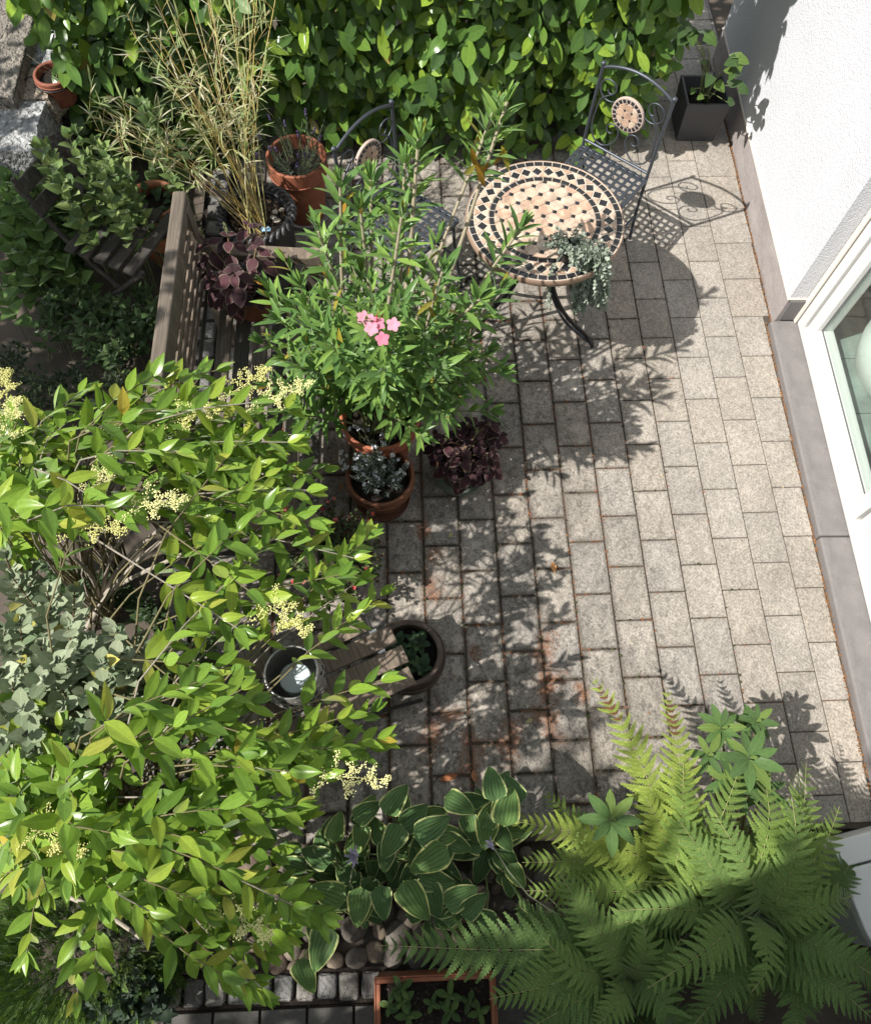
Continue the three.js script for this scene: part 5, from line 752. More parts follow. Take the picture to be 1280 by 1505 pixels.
{
  const geos = [hostaGeo(1, 0.25), hostaGeo(2, 0.4), hostaGeo(3, 0.15), hostaGeo(4, 0.32)], mats = [[1.2, 1.2, 1.15], [1.0, 1.05, 1.05], [1.4, 1.35, 1.15]].map(c => leafMat(...c, { map: hostaTex, t: 0.22, coat: 0.30, cr: 0.32, bump: 0 }));
  // px, py of the blade's middle, direction of the tip in the picture (degrees, 0 right, 90 down), length in cm, height
  const clumps = [
    ['green hosta clump with cream leaf edges and a pale lilac flower', [520, 1290], [[496, 1212, -80, 14, .3], [462, 1257, 200, 16, .26], [479, 1311, 200, 18, .3], [528, 1337, 95, 17, .28], [563, 1330, 80, 15, .28], [417, 1307, 190, 14, .18], [472, 1397, 110, 20, .26], [519, 1236, -100, 13, .22], [543, 1191, -30, 15, .28], [445, 1340, 160, 15, .16], [505, 1275, 240, 14, .16], [430, 1270, 200, 14, .18], [520, 1300, 90, 12, .14]]],
    ['broad variegated hosta clump at the end of the river stones', [625, 1255], [[584, 1172, -55, 17, .32], [612, 1199, -30, 17, .3], [575, 1240, 120, 17, .34], [639, 1216, -20, 19, .34], [627, 1266, 150, 20, .33], [674, 1243, 30, 15, .26], [612, 1328, 60, 20, .32], [646, 1296, 20, 17, .28], [680, 1315, -20, 17, .25], [699, 1328, -30, 15, .24], [704, 1348, 200, 15, .22], [554, 1217, -120, 14, .24], [600, 1290, 130, 14, .18], [660, 1330, 60, 13, .16]]],
    ['upright hosta clump beside the fern with sunlit blades', [715, 1235], [[723, 1148, -95, 17, .36], [746, 1180, -75, 19, .38], [678, 1184, 25, 16, .32], [714, 1226, 95, 17, .30], [740, 1235, 60, 14, .24], [775, 1356, 230, 15, .2], [760, 1290, 60, 13, .16], [690, 1240, 200, 12, .2]]]];
  clumps.forEach(([label, [cx, cy], list], ci) => {
    const base = P(cx, cy, -0.045), o = thing('hosta', label, 'plant', base, 0, 'hosta clumps along the near edge of the paving'), pl = new Plant(o, geos, mats), r = rngOf(300 + ci), mP = std(col(0.12, 0.19, 0.05), 0.7);
    for (const [px, py, deg, cm, h] of list.flatMap(q => [q, [q[0] + (r() - .5) * 60, q[1] + (r() - .5) * 50, q[2] + (r() - .5) * 80, q[3] * 0.85, q[4] - 0.05], [q[0] - 20 + (r() - .5) * 110, q[1] + 10 + (r() - .5) * 70, q[2] + (r() - .5) * 120, q[3] * 0.8, q[4] - 0.08]])) {
      const L = cm / 100 * 0.70, c = P(px, py, h), a = deg * Math.PI / 180, dir = V(Math.cos(a), 0, Math.sin(a)), b0 = c.clone().addScaledVector(dir, -L * 0.5).add(V(0, 0.03, 0)), d = dir.clone().add(V(0, -0.1 + .12 * (r() - .5), 0)).normalize();
      pl.leaf(b0, d, UPV.clone().add(V((r() - .5) * .5, 0, (r() - .5) * .5 + .15)), L, Math.floor(r() * 3), r, 1);
      pl.stem(curve([base.clone().add(V((r() - .5) * .06, 0, (r() - .5) * .06)), base.clone().lerp(b0, .6).add(V(0, .06, 0)), b0.clone().addScaledVector(d, L * .03)]), 0.004, 0.003, mP, 6, 5, 'petiole');
    }
    // darker young leaves low in the clump
    for (let i = 0; i < 9; i++) { const a = r() * 6.28, d = V(Math.cos(a), 0.1, Math.sin(a)).normalize(), b0 = base.clone().add(V(.05 * Math.cos(a), 0.1 + .06 * r(), .05 * Math.sin(a))); pl.leaf(b0, d, UPV, 0.1 + .04 * r(), 1, r); pl.stem(curve([base, base.clone().lerp(b0, .5), b0]), 0.0035, 0.003, mP, 3, 5, 'petiole'); }
    pl.finish();
    const scape = (pts, fl) => { pl.stem(curve(pts), 0.0028, 0.0018, std(col(0.25, 0.26, 0.16), 0.8), 10, 5, 'flower_stalk'); if (fl) { const t = pts[pts.length - 1], g = leafGeo(0.35, { prof: lance, n: 4, fold: 0.2, curl: -0.2 }), m = phys(col(0.52, 0.47, 0.62), 1, { transmission: 0.3, thickness: 0, side: THREE.DoubleSide }); for (let q = 0; q < fl; q++) { const mb = new MB(), ax = V(r() - .5, .6, r() - .5).normalize(), x0 = ax.clone().cross(V(1, 0, 0)).normalize(), y0 = ax.clone().cross(x0); for (let k = 0; k < 6; k++) { const a = k * 1.047; mb.add(g, basis(t.clone().add(V((r() - .5) * .02, -.008 * q, (r() - .5) * .02)), ax.clone().addScaledVector(x0, .75 * Math.cos(a)).addScaledVector(y0, .75 * Math.sin(a)).normalize(), ax, 0.038)); } pl.mesh('flower', mb.geo(), m); } } };
    if (ci === 0) scape([base, P(514, 1300, 0.3), P(522, 1258, 0.48)], 3);
    if (ci === 2) scape([base, P(835, 1350, 0.4), P(770, 1310, 0.5), P(725, 1245, 0.44)], 1);
  });
}
// ------------------------------------------------------------------ ferns
function frondGeo(c, width, r, side0, N = 32) {
  const mb = { p: [], i: [], u: [] }, L = c.getLength(), push = (v, uu, vv) => { mb.p.push(v.x, v.y, v.z); mb.u.push(uu, vv); return mb.p.length / 3 - 1; };
  for (let k = 1; k < N; k++) {
    const t = 0.14 + 0.86 * k / N, o = c.getPointAt(Math.min(t, 1)), d = c.getTangentAt(Math.min(t, 1)), sd = side0.clone().addScaledVector(d, -side0.dot(d)).normalize(), up = sd.clone().cross(d).normalize(); if (up.y < 0) up.negate();
    const env = Math.pow(Math.sin(Math.PI * Math.pow((t - 0.10) / 0.92, 0.66)), 0.7), l = width * Math.max(env, 0.06);
    for (const s of [-1, 1]) {
      const dir = sd.clone().multiplyScalar(s).addScaledVector(d, 0.22 + 0.45 * t).addScaledVector(up, 0.14 + (r() - .5) * .16).normalize(), wid = d.clone().addScaledVector(dir, -d.dot(dir)).normalize(), ll = l * (0.82 + .3 * r()) * (r() < 0.03 ? 0.5 : 1), n = 11, w = Math.min(0.56 * L / N, 0.17 * ll + 0.003), drop = 0.12 + .1 * r(), tw = (r() - .5) * .5, ll2 = 0, wv = wid.clone().multiplyScalar(Math.cos(tw)).addScaledVector(up, Math.sin(tw));
      const at = (q) => o.clone().addScaledVector(dir, ll * q).addScaledVector(d, 0.16 * ll * q * q).add(V(0, -drop * ll * q * q, 0));
      for (let j = 0; j < n; j++) {
        const q0 = j / n, q1 = (j + 1) / n, A = at(q0), B = at(q1), ww = w * (1 - 0.92 * Math.pow(q0, 1.6));
        for (const e of [-1, 1]) { const tip = at(q0 + 0.85 / n + 0.02).addScaledVector(wv, e * ww).addScaledVector(up, -0.12 * ww), mid = at(q0 + 0.15 / n).addScaledVector(wv, e * ww * 0.7); const a = push(A, .5, q0), b = push(B, .5, q1), m = push(mid, .5 + e * .3, q0), tt = push(tip, .5 + e * .45, q1); e > 0 ? mb.i.push(a, b, tt, a, tt, m) : mb.i.push(a, tt, b, a, m, tt); }
      }
    }
  }
  const g = new THREE.BufferGeometry(); g.setAttribute('position', new THREE.Float32BufferAttribute(mb.p, 3)); g.setAttribute('uv', new THREE.Float32BufferAttribute(mb.u, 2)); g.setIndex(mb.i); g.computeVertexNormals(); return g;
}
{
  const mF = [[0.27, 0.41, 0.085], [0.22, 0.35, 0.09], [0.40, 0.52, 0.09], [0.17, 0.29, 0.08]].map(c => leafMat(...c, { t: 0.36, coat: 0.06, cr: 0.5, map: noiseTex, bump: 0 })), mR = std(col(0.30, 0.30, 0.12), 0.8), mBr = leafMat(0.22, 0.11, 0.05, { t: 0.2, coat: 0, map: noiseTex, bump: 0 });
  // each frond: lower point px,py,h -> tip px,py,h ; half width in cm ; tone
  const ferns = [
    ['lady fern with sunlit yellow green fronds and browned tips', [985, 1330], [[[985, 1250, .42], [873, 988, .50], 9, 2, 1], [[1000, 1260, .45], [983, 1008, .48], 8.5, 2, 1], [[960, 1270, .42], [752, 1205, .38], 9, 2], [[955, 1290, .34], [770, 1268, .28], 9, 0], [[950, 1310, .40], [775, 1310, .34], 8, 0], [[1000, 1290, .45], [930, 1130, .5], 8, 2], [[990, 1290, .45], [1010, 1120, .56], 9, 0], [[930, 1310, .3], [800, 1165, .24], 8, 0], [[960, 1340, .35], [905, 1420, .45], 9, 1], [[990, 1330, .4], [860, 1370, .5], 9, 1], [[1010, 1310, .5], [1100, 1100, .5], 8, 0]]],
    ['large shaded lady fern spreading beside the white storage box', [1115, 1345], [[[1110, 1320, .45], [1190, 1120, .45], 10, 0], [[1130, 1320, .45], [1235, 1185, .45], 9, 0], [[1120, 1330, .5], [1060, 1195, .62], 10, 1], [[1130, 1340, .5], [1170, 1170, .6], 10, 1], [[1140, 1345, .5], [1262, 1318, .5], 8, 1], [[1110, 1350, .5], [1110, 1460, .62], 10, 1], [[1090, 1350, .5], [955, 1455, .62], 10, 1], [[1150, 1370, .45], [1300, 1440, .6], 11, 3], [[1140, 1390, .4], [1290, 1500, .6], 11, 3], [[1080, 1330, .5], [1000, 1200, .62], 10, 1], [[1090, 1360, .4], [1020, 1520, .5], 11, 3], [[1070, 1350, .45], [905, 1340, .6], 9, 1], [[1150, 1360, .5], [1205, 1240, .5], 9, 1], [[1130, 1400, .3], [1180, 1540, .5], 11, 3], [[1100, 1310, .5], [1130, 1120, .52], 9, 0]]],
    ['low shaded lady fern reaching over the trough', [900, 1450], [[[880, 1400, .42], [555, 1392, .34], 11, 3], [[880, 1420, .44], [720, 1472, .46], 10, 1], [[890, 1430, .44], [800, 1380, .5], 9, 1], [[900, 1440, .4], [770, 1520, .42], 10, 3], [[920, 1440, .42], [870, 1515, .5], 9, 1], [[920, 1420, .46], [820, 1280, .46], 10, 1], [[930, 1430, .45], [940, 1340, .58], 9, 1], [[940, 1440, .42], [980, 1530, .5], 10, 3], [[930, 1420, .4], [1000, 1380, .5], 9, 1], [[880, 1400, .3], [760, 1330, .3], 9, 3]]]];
  ferns.forEach(([label, [cx, cy], list], fi) => {
    const base = P(cx, cy, -0.045), o = thing('lady_fern', label, 'fern', base, 0, 'lady ferns at the near corner of the paving'), r = rngOf(330 + fi), inv = new THREE.Matrix4().copy(o.matrixWorld).invert();
    const frond = (c, w, m, brown) => {
      const d = c.getTangentAt(0.7), side = V(-d.z, 0, d.x).normalize(), g = frondGeo(c, w, r, side); g.applyMatrix4(inv);
      const f = part('frond', g, m, o), rg = tube(c, 0.0028, 0.0010, 12, 4); rg.applyMatrix4(inv); part('rachis', rg, mR, f);
      if (brown) { const sub = curve([c.getPointAt(.80), c.getPointAt(.89), c.getPointAt(.97)].map(q => q.clone().add(V(0, .006, 0)))), bg = frondGeo(sub, w * 0.22, r, side, 8); bg.applyMatrix4(inv); part('dead_tip', bg, mBr, f); }
    };
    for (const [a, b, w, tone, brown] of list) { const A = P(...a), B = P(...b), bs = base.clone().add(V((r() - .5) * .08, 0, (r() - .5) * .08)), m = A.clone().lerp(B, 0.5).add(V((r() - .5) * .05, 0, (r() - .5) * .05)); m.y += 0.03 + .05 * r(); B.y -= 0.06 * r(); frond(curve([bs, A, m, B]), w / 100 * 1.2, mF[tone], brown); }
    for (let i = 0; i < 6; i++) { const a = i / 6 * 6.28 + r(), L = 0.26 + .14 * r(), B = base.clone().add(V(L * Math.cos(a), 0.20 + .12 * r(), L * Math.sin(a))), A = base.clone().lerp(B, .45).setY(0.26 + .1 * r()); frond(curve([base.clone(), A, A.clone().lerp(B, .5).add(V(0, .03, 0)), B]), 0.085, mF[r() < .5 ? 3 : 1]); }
  });
}
// ------------------------------------------------------------------ rhododendron rosettes between the ferns
{
  const g = variants(0.34, [{ prof: ellipt, n: 6, fold: 0.2, curl: 0.14 }, { prof: ellipt, n: 6, fold: 0.12, curl: 0.25 }]), mats = [[0.09, 0.17, 0.045], [0.075, 0.14, 0.04], [0.15, 0.23, 0.05]].map(c => leafMat(...c, { t: 0.24, coat: 0.38, cr: 0.32 })), cs = pick(3, 2, 1);
  for (const [label, foot, heads, seed] of [['young rhododendron with several leaf whorls among sunlit fern fronds', [1075, 1290], [[1100, 1115, .50, .11, 9], [1075, 1150, .46, .11, 8], [1060, 1070, .46, .085, 10], [1110, 1060, .42, .08, 8], [1040, 1110, .46, .09, 6], [1120, 1160, .4, .1, 7], [1095, 1065, .4, .07, 6]], 341], ['single rhododendron whorl of seven leaves beside the hostas', [905, 1300], [[897, 1205, .52, .105, 8], [935, 1240, .36, .08, 5]], 342]]) {
    const base = P(foot[0], foot[1], -0.045), o = thing('rhododendron', label, 'shrub', base), pl = new Plant(o, g, mats), r = rngOf(seed);
    for (const [px, py, h, s, n] of heads) { const tip = P(px, py, h), c = arch(base, tip, 0.1, r, .04); pl.stem(c, 0.005, 0.004, mStemBrown, 6, 5); for (let k = 0; k < n; k++) { const a = k / n * 6.28 + px, e = 0.12 + .3 * r(); pl.leaf(tip.clone(), V(Math.cos(a), e, Math.sin(a)).normalize(), UPV.clone().add(V((r() - .5) * .4, 0, (r() - .5) * .4)), s * (0.85 + .3 * r()), cs(r), r); } for (let k = 0; k < 3; k++) { const a = k * 2.1; pl.leaf(tip.clone(), V(Math.cos(a) * .5, 1, Math.sin(a) * .5).normalize(), V(Math.cos(a), .3, Math.sin(a)), s * .4, 2, r); } }
    pl.finish();
  }
}
// ------------------------------------------------------------------ grey leaved shrub at the left
{
  const base = V(-3.0, -0.045, 1.95), o = thing('oleaster_shrub', 'grey green silvery leaved shrub under the privet', 'shrub', base), r = rngOf(351);
  const g = variants(0.58, [{ prof: ovate, n: 5, fold: 0.2, curl: 0.12, wave: 0.012 }, { prof: ellipt, n: 5, fold: 0.12, curl: 0.2, wave: 0.015 }, { prof: obov, n: 5, fold: 0.25, curl: 0.1, wave: 0.01 }]), mats = [[0.30, 0.36, 0.22], [0.22, 0.28, 0.16], [0.40, 0.45, 0.30], [0.15, 0.21, 0.11], [0.50, 0.47, 0.12]].map(c => leafMat(...c, { t: 0.2, coat: 0.2, cr: 0.45 })), cs = pick(30, 28, 18, 18, 3.5), pl = new Plant(o, g, mats);
  const tips = [[30, 915], [75, 900], [110, 870], [100, 920], [60, 950], [20, 960], [130, 940], [170, 930], [200, 945], [150, 975], [220, 960], [240, 975], [190, 990], [100, 980], [60, 1000], [20, 1010], [130, 1020], [170, 1040], [200, 1035], [90, 1040], [40, 1080], [50, 1100], [150, 1060], [110, 1075], [10, 1050], [70, 870], [20, 780], [10, 820], [40, 760], [20, 850], [225, 1000], [250, 945], [180, 960], [80, 970], [160, 1000], [30, 1040], [5, 930], [120, 960], [5, 990], [0, 1090]];
  for (const [px, py] of tips) { const h = 0.92 + 0.22 * r() - 0.15 * smooth(120, 260, px), tip = P(px, py, h), c = arch(base.clone().add(V((r() - .5) * .1, 0, (r() - .5) * .1)), tip, 0.12, r, .12); pl.stem(c, 0.006, 0.0025, mStemBrown, 7, 5); pl.shoot(c, r, { from: 0.5, gap: 0.036, per: 2, size: 0.074, ang: 1.1, up: 0.9, cs, tip: 5, taper: 0.1 }); }
  pl.finish();
}
// low conifer, lower left
{
  const base = V(-2.86, -0.045, 2.72), o = thing('dwarf_conifer', 'dense bright green dwarf conifer in the near left bed', 'conifer', base), r = rngOf(361);
  const sg = (() => { const mb = new MB(), l = leafGeo(0.28, { prof: lance, n: 2, fold: 0.2, curl: 0 }); for (let k = 0; k < 7; k++) { for (const s of [-1, 1]) mb.add(l, basis(V(0, k / 7, 0), V(s * 0.8, 0.75, 0.1).normalize(), V(0, 0, 1), 0.42 * (1 - 0.08 * k))); } mb.add(l, basis(V(0, 0.8, 0), V(0, 1, 0), V(0, 0, 1), 0.4)); return mb.geo(); })();
  const pl = new Plant(o, [sg], [[0.14, 0.26, 0.04], [0.10, 0.19, 0.035], [0.20, 0.33, 0.045], [0.06, 0.13, 0.03]].map(c => leafMat(...c, { t: 0.2, coat: 0.05, map: noiseTex, bump: 0 })), 'spray'), cs = pick(3, 3, 2, 2);
  for (let i = 0; i < 5600; i++) { const a = r() * 6.28, e = Math.acos(1 - 1.0 * r()), n = V(Math.sin(e) * Math.cos(a), Math.cos(e), Math.sin(e) * Math.sin(a)), k = (0.75 + 0.3 * r()) * (0.9 + 0.25 * fbm(n.x * 4 + 5, n.z * 4 + n.y * 3, 3)), p = base.clone().add(V(n.x * 0.33 * k, 0.02 + n.y * 0.40 * k, n.z * 0.27 * k)); pl.leaf(p, n.clone().add(V(r() - .5, r() * .4, r() - .5)).normalize(), V(r() - .5, r(), r() - .5), 0.030 + .018 * r(), cs(r), r); }
  pl.stem(curve([base, base.clone().add(V(0, .2, 0)), base.clone().add(V(0.01, .30, 0))]), 0.02, 0.006, mStemBrown, 4, 6, 'trunk'); pl.finish();
}
// ivy trailing between conifer and setts
function carpet(name, label, cat, list, geos, mats, cs, { n, size, h, spread, lift = 0.5, seed, stemMat = mStemGreen, shootOpt = {} }) {
  const base = P(list[0][0], list[0][1], -0.045), o = thing(name, label, cat, base), r = rngOf(seed), pl = new Plant(o, geos, mats);
  for (const [px, py, hh] of list) for (let i = 0; i < n; i++) { const tip = P(px + (r() - .5) * spread * 2, py + (r() - .5) * spread * 2, (hh ?? h) * (0.7 + .5 * r())), b = V(tip.x + (r() - .5) * .15, -0.04, tip.z + (r() - .5) * .15), c = arch(b, tip, 0.15, r, .05); pl.stem(c, 0.0028, 0.0015, stemMat, 5, 4); pl.shoot(c, r, { from: 0.5, gap: size * 0.55, per: 2, size, ang: 1.1, up: 1.2, cs, tip: 3, taper: 0.2, ...shootOpt }); }
  pl.finish(); return o;
}
const broad = variants(0.66, [{ prof: ovate, n: 6, fold: 0.2, curl: 0.2 }, { prof: ovate, n: 6, fold: 0.3, curl: 0.35 }, { prof: heart, n: 6, fold: 0.15, curl: 0.25 }]), narrow = variants(0.4, [{ prof: ovate, n: 5, fold: 0.2, curl: 0.2 }, { prof: ellipt, n: 5, fold: 0.15, curl: 0.3 }]);
const gm = (list, o = {}) => list.map(c => leafMat(...c, { t: 0.28, coat: 0.12, cr: 0.45, ...o }));
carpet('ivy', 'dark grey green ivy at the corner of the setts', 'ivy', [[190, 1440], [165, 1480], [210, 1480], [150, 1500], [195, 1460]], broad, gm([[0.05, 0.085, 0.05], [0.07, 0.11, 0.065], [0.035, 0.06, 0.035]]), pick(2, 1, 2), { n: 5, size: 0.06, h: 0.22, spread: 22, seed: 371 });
carpet('climbing_vine', 'dark broad leaved vine in the shaded corner behind the bamboo', 'vine', [[150, 20, .75], [110, 10, .8], [170, 60, .6], [210, 40, .7], [125, 60, .6], [180, 100, .5], [140, 110, .45], [115, 125, .4], [210, 90, .5], [230, 130, .45], [165, 135, .4], [95, 60, .6], [200, 10, .8], [240, 60, .6], [250, 20, .8], [230, 170, .4]], broad, gm([[0.07, 0.13, 0.04], [0.055, 0.10, 0.035], [0.09, 0.16, 0.045], [0.18, 0.26, 0.04]]), pick(3, 3, 2, 0.35), { n: 4, size: 0.10, h: 0.5, spread: 20, seed: 372, shootOpt: { gap: 0.07 } });
carpet('hydrangea', 'large leaved green hydrangea beside the stone wall', 'shrub', [[30, 310, .5], [60, 290, .5], [90, 330, .45], [20, 340, .42], [55, 350, .42], [80, 380, .34], [15, 380, .4], [100, 300, .42], [40, 400, .3], [5, 300, .5], [110, 370, .3], [5, 415, .35], [75, 330, .5], [25, 275, .55]], broad, gm([[0.14, 0.25, 0.06], [0.11, 0.20, 0.05], [0.18, 0.30, 0.07]]), pick(3, 3, 1.5), { n: 3, size: 0.10, h: 0.45, spread: 22, seed: 373, shootOpt: { gap: 0.06 } });
carpet('pale_shrub', 'pale green crinkle leaved shrub beside the folding chair', 'shrub', [[125, 225, .8], [135, 250, .75], [155, 245, .72], [115, 270, .66], [60, 230, .8], [75, 255, .7], [95, 275, .56], [180, 255, .66], [70, 205, .85], [110, 310, .5], [105, 205, .85], [55, 270, .66], [160, 210, .8], [90, 240, .72], [200, 150, .8], [210, 175, .75]], broad, gm([[0.20, 0.29, 0.08], [0.14, 0.22, 0.06], [0.28, 0.36, 0.11], [0.10, 0.17, 0.05]]), pick(3, 3, 1.6, 2), { n: 2, size: 0.075, h: 0.6, spread: 16, seed: 374 });
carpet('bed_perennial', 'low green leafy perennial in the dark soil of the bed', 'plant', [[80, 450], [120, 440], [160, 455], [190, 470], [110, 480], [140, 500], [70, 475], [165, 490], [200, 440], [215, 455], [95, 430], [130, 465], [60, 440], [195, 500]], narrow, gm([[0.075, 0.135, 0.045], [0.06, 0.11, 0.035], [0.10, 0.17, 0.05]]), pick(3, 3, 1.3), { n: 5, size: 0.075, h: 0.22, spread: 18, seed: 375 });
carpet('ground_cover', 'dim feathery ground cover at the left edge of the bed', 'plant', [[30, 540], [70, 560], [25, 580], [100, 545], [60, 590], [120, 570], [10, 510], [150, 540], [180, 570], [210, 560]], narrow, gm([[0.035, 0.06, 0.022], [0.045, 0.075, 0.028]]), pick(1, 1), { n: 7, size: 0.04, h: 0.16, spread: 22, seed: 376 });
carpet('bed_seedling', 'small leafy seedlings in the gap under the privet', 'plant', [[180, 880], [200, 900], [220, 880], [160, 860], [230, 910], [130, 850], [60, 840], [250, 1060], [270, 1000], [265, 1180]], narrow, gm([[0.06, 0.11, 0.035], [0.045, 0.085, 0.03]]), pick(1, 1), { n: 4, size: 0.055, h: 0.16, spread: 18, seed: 377 });
carpet('ground_ivy', 'leafy green ground cover under the left edge of the privet', 'plant', [[20, 1120], [15, 1180], [40, 1230], [10, 1260], [60, 1200], [25, 1290], [280, 1010], [310, 1060], [285, 1120], [310, 1180], [290, 960], [60, 1150], [150, 1230], [180, 1210], [20, 740], [30, 700], [10, 660], [90, 860], [60, 870]], narrow, gm([[0.085, 0.15, 0.045], [0.065, 0.12, 0.04], [0.11, 0.19, 0.05]]), pick(1, 1, 0.6), { n: 5, size: 0.055, h: 0.2, spread: 24, seed: 378 });
// ------------------------------------------------------------------ river stones
{
  const st = tex(256, 256, (x, y) => { const v = 0.75 + 0.5 * (fbm(x / 40, y / 40, 5) - 0.5) + 0.15 * (hash2(x, y) - .5); return [s2(v), s2(v * .98), s2(v * .95)]; }, { srgb: true });
  const ms = [[0.24, 0.20, 0.16], [0.17, 0.15, 0.13], [0.30, 0.24, 0.18], [0.13, 0.12, 0.11], [0.21, 0.155, 0.12]].map(c => std(col(...c), 0.75, { map: withRepeat(st, 2), bumpMap: withRepeat(bumpTex, 3), bumpScale: 0.002 })), r = rngOf(381), pts = [];
  const geos = [0, 1, 2, 3].map(k => { const g = new THREE.SphereGeometry(1, 14, 10), p = g.attributes.position; for (let i = 0; i < p.count; i++) { const v = V().fromBufferAttribute(p, i), s = 1 + 0.22 * (fbm(v.x * 1.2 + k * 9 + 4, v.z * 1.2 + v.y + 7, 2) - 0.5); p.setXYZ(i, v.x * s, v.y * s, v.z * s); } g.computeVertexNormals(); return g; });
  const fixed = [[524, 1409, .042], [492, 1415, .032], [520, 1365, .05], [585, 1375, .05], [550, 1400, .036], [577, 1410, .04], [432, 1427, .032], [427, 1395, .035], [275, 1415, .038], [290, 1385, .036], [200, 1275, .04], [235, 1270, .036], [260, 1300, .034], [205, 1315, .036], [545, 1350, .03], [560, 1290, .03], [520, 1290, .034], [650, 1410, .035], [690, 1420, .035], [400, 1380, .036], [300, 1350, .034], [330, 1410, .036], [365, 1420, .034], [455, 1425, .03], [615, 1405, .045], [280, 1340, .034], [480, 1385, .036], [30, 1330, .06], [65, 1310, .045], [640, 1380, .04], [600, 1350, .04], [350, 1370, .036], [240, 1320, .034], [700, 1395, .036]];
  for (const [px, py, s] of fixed) { const p = P(px, py, 0); pts.push([p.x, p.z, s]); }
  for (let i = 0; i < 3000 && pts.length < 120; i++) { const x = lerp(-2.58, -1.2, r()), z = lerp(2.47, 2.82, r()), s = 0.022 + 0.024 * r(); if (pts.every(q => Math.hypot(q[0] - x, q[1] - z) > (q[2] + s) * 0.86)) pts.push([x, z, s]); }
  for (const [x, z, s] of pts) { const fx = s > 0.055, m = part(numbered('river_stone'), geos[Math.floor(r() * 4)], ms[Math.floor(r() * 5)], scene); m.position.set(x, -0.048 + s * 0.52, z); m.scale.set(s * (0.95 + .25 * r()), s * 0.62, s * (0.85 + .2 * r())); m.rotation.y = r() * 6.28; const tn = ms.indexOf(m.material); m.userData = { label: `${s > 0.036 ? 'large' : 'small'} ${['tan', 'grey brown', 'pale sandy', 'dark grey', 'reddish brown'][tn]} rounded river stone in the pebble strip under the hostas`, category: 'stone', group: 'river stones beside the paving' }; if (fx || x < -2.85) m.userData = { label: 'pale rough stone beside the dwarf conifer', category: 'stone', group: 'stones by the conifer' }; }
}
// ------------------------------------------------------------------ fallen leaves
{
  const g = leafGeo(0.5, { prof: ellipt, n: 5, fold: 0.3, curl: 0.15 }), g2 = leafGeo(0.32, { prof: lance, n: 5, fold: 0.4, curl: 0.25, wave: 0.02 });
  const mk = (px, py, s, c, deg, label, gg = g) => { const p = P(px, py, 0.006), m = part(numbered('fallen_leaf'), gg, std(c, 0.8, { side: THREE.DoubleSide, map: leafTex }), scene), a = deg * Math.PI / 180; m.applyMatrix4(basis(p, V(Math.cos(a), 0.02, Math.sin(a)), UPV, s)); m.userData = { label, category: 'leaf' }; };
  mk(815, 842, 0.055, col(0.62, 0.30, 0.11), -95, 'orange fallen leaf lying in the middle of the paving');
  mk(645, 1147, 0.09, col(0.35, 0.13, 0.05), -15, 'rusty brown curled leaf on the paving before the hostas', g2);
  mk(698, 1150, 0.05, col(0.36, 0.16, 0.07), -95, 'small brown leaf touching the upright hosta');
  mk(772, 1062, 0.035, col(0.33, 0.30, 0.14), -20, 'pale green fallen leaf in the shade of the paving');
  mk(500, 722, 0.045, col(0.35, 0.18, 0.09), -80, 'dry leaf lying left of the silvery plant pot');
  mk(660, 790, 0.03, col(0.40, 0.38, 0.16), -60, 'tiny yellowish leaf on the paving near the silvery plant pot');
}

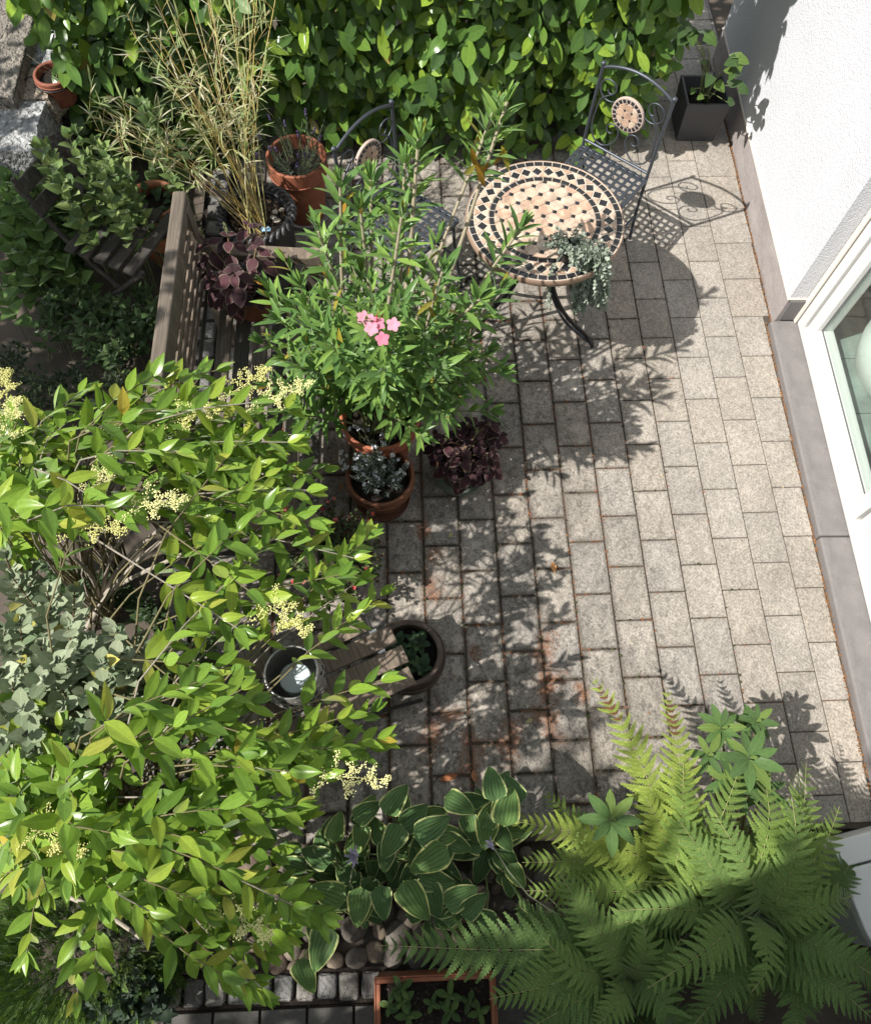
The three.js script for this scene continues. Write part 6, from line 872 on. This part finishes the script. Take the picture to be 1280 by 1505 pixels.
// unseen trees added so their crowns dapple the corner bed and the near ferns
for (const [base, label, hC, R, n, seed] of [[V(-5.35, -0.05, 0.45), 'small unseen tree added beyond the stone wall to dapple the bed', 2.5, 1.2, 44, 401], [V(-4.45, -0.05, 4.15), 'slender unseen tree added beside the house wing to dapple the ferns', 4.0, 0.95, 30, 402]]) {
  const o = thing('unseen_tree', label, 'tree', base, 0, 'unseen trees added for dappled shade'), r = rngOf(seed);
  const pl = new Plant(o, narrow, gm([[0.07, 0.14, 0.03], [0.09, 0.17, 0.035]])), mB = std(col(0.12, 0.09, 0.06), 0.9, { bumpMap: bumpTex, bumpScale: 0.01 });
  pl.stem(curve([base, base.clone().add(V(.05, hC * .4, 0)), base.clone().add(V(0, hC * .8, .05)), base.clone().add(V(.05, hC * 1.25, 0))]), 0.09, 0.03, mB, 10, 8, 'trunk');
  for (let i = 0; i < n; i++) { const a = i * 2.4, h = hC + 1.7 * (r() - .5), L = R * (0.7 + 0.45 * r()), b = base.clone().add(V(.03, h - 0.35, .02)), tip = base.clone().add(V(L * Math.cos(a), h + .1, L * 1.1 * Math.sin(a))), c = arch(b, tip, 0.1, r, .2); pl.stem(c, 0.018, 0.005, mB, 6, 5, 'branch'); for (let k = 0; k < 58; k++) { const q = c.getPointAt(0.3 + 0.7 * r()).add(V((r() - .5) * .35, (r() - .5) * .3, (r() - .5) * .35)); pl.leaf(q, V(r() - .5, r() - .6, r() - .5).normalize(), V(r() - .5, 1, r() - .5), 0.10 + .05 * r(), r() < .5 ? 0 : 1, r); } }
  pl.finish(0);
}

// dry leaf crumbs and petals strewn over the paving, and moss cushions in the older joints
{
  const r = rngOf(411), g = leafGeo(0.55, { prof: ellipt, n: 3, fold: 0.4, curl: 0.3 }), sets = [new MB(), new MB()];
  for (let i = 0; i < 150; i++) { const x = lerp(-2.2, 0.1, Math.pow(r(), 1.5)), z = lerp(-0.9, 2.35, r()), a = r() * 6.28; sets[i & 1].add(g, basis(V(x, 0.004, z), V(Math.cos(a), 0.1 * (r() - .3), Math.sin(a)), V((r() - .5) * .5, 1, (r() - .5) * .5), 0.006 + 0.012 * r() * r())); }
  [['dry_leaf_crumbs', col(0.20, 0.11, 0.05), 'brown dry leaf crumbs strewn over the paving'], ['pale_petal_litter', col(0.42, 0.34, 0.20), 'pale dry petals strewn over the paving']].forEach(([n, c, label], i) => { const m = part(n, sets[i].geo(), std(c, 0.9, { side: THREE.DoubleSide }), scene, 'stuff'); m.userData.label = label; m.userData.category = 'litter'; });
  const mb = new MB(), ball = new THREE.IcosahedronGeometry(1, 1);
  for (let i = 0; i < 900; i++) { const c = Math.floor(r() * 16), off = c & 1 ? 0.5 : 0, cross = r() < .45, k = Math.floor(-5 + r() * 14), x = cross ? -c * PX + PX * r() : -c * PX, z = cross ? (k + off) * PZ : -1 + 3.35 * r(); if (z > 2.35 || z < -1 || fbm(x * 3 + 4, z * 3, 3) < 0.52 || r() > dirtAt(x, z) * 1.3) continue; const s = 0.003 + 0.005 * r(); mb.add(ball, M4(V(x + (r() - .5) * .006, -0.002, z + (r() - .5) * .006), rot(r), V(s, s * 0.8, s))); }
  const m = part('moss_cushions', mb.geo(), std(col(0.045, 0.05, 0.016), 1), scene, 'stuff'); m.userData.label = 'small dark green moss cushions in the older paving joints'; m.userData.category = 'moss';
}
renderer.render(scene, camera);
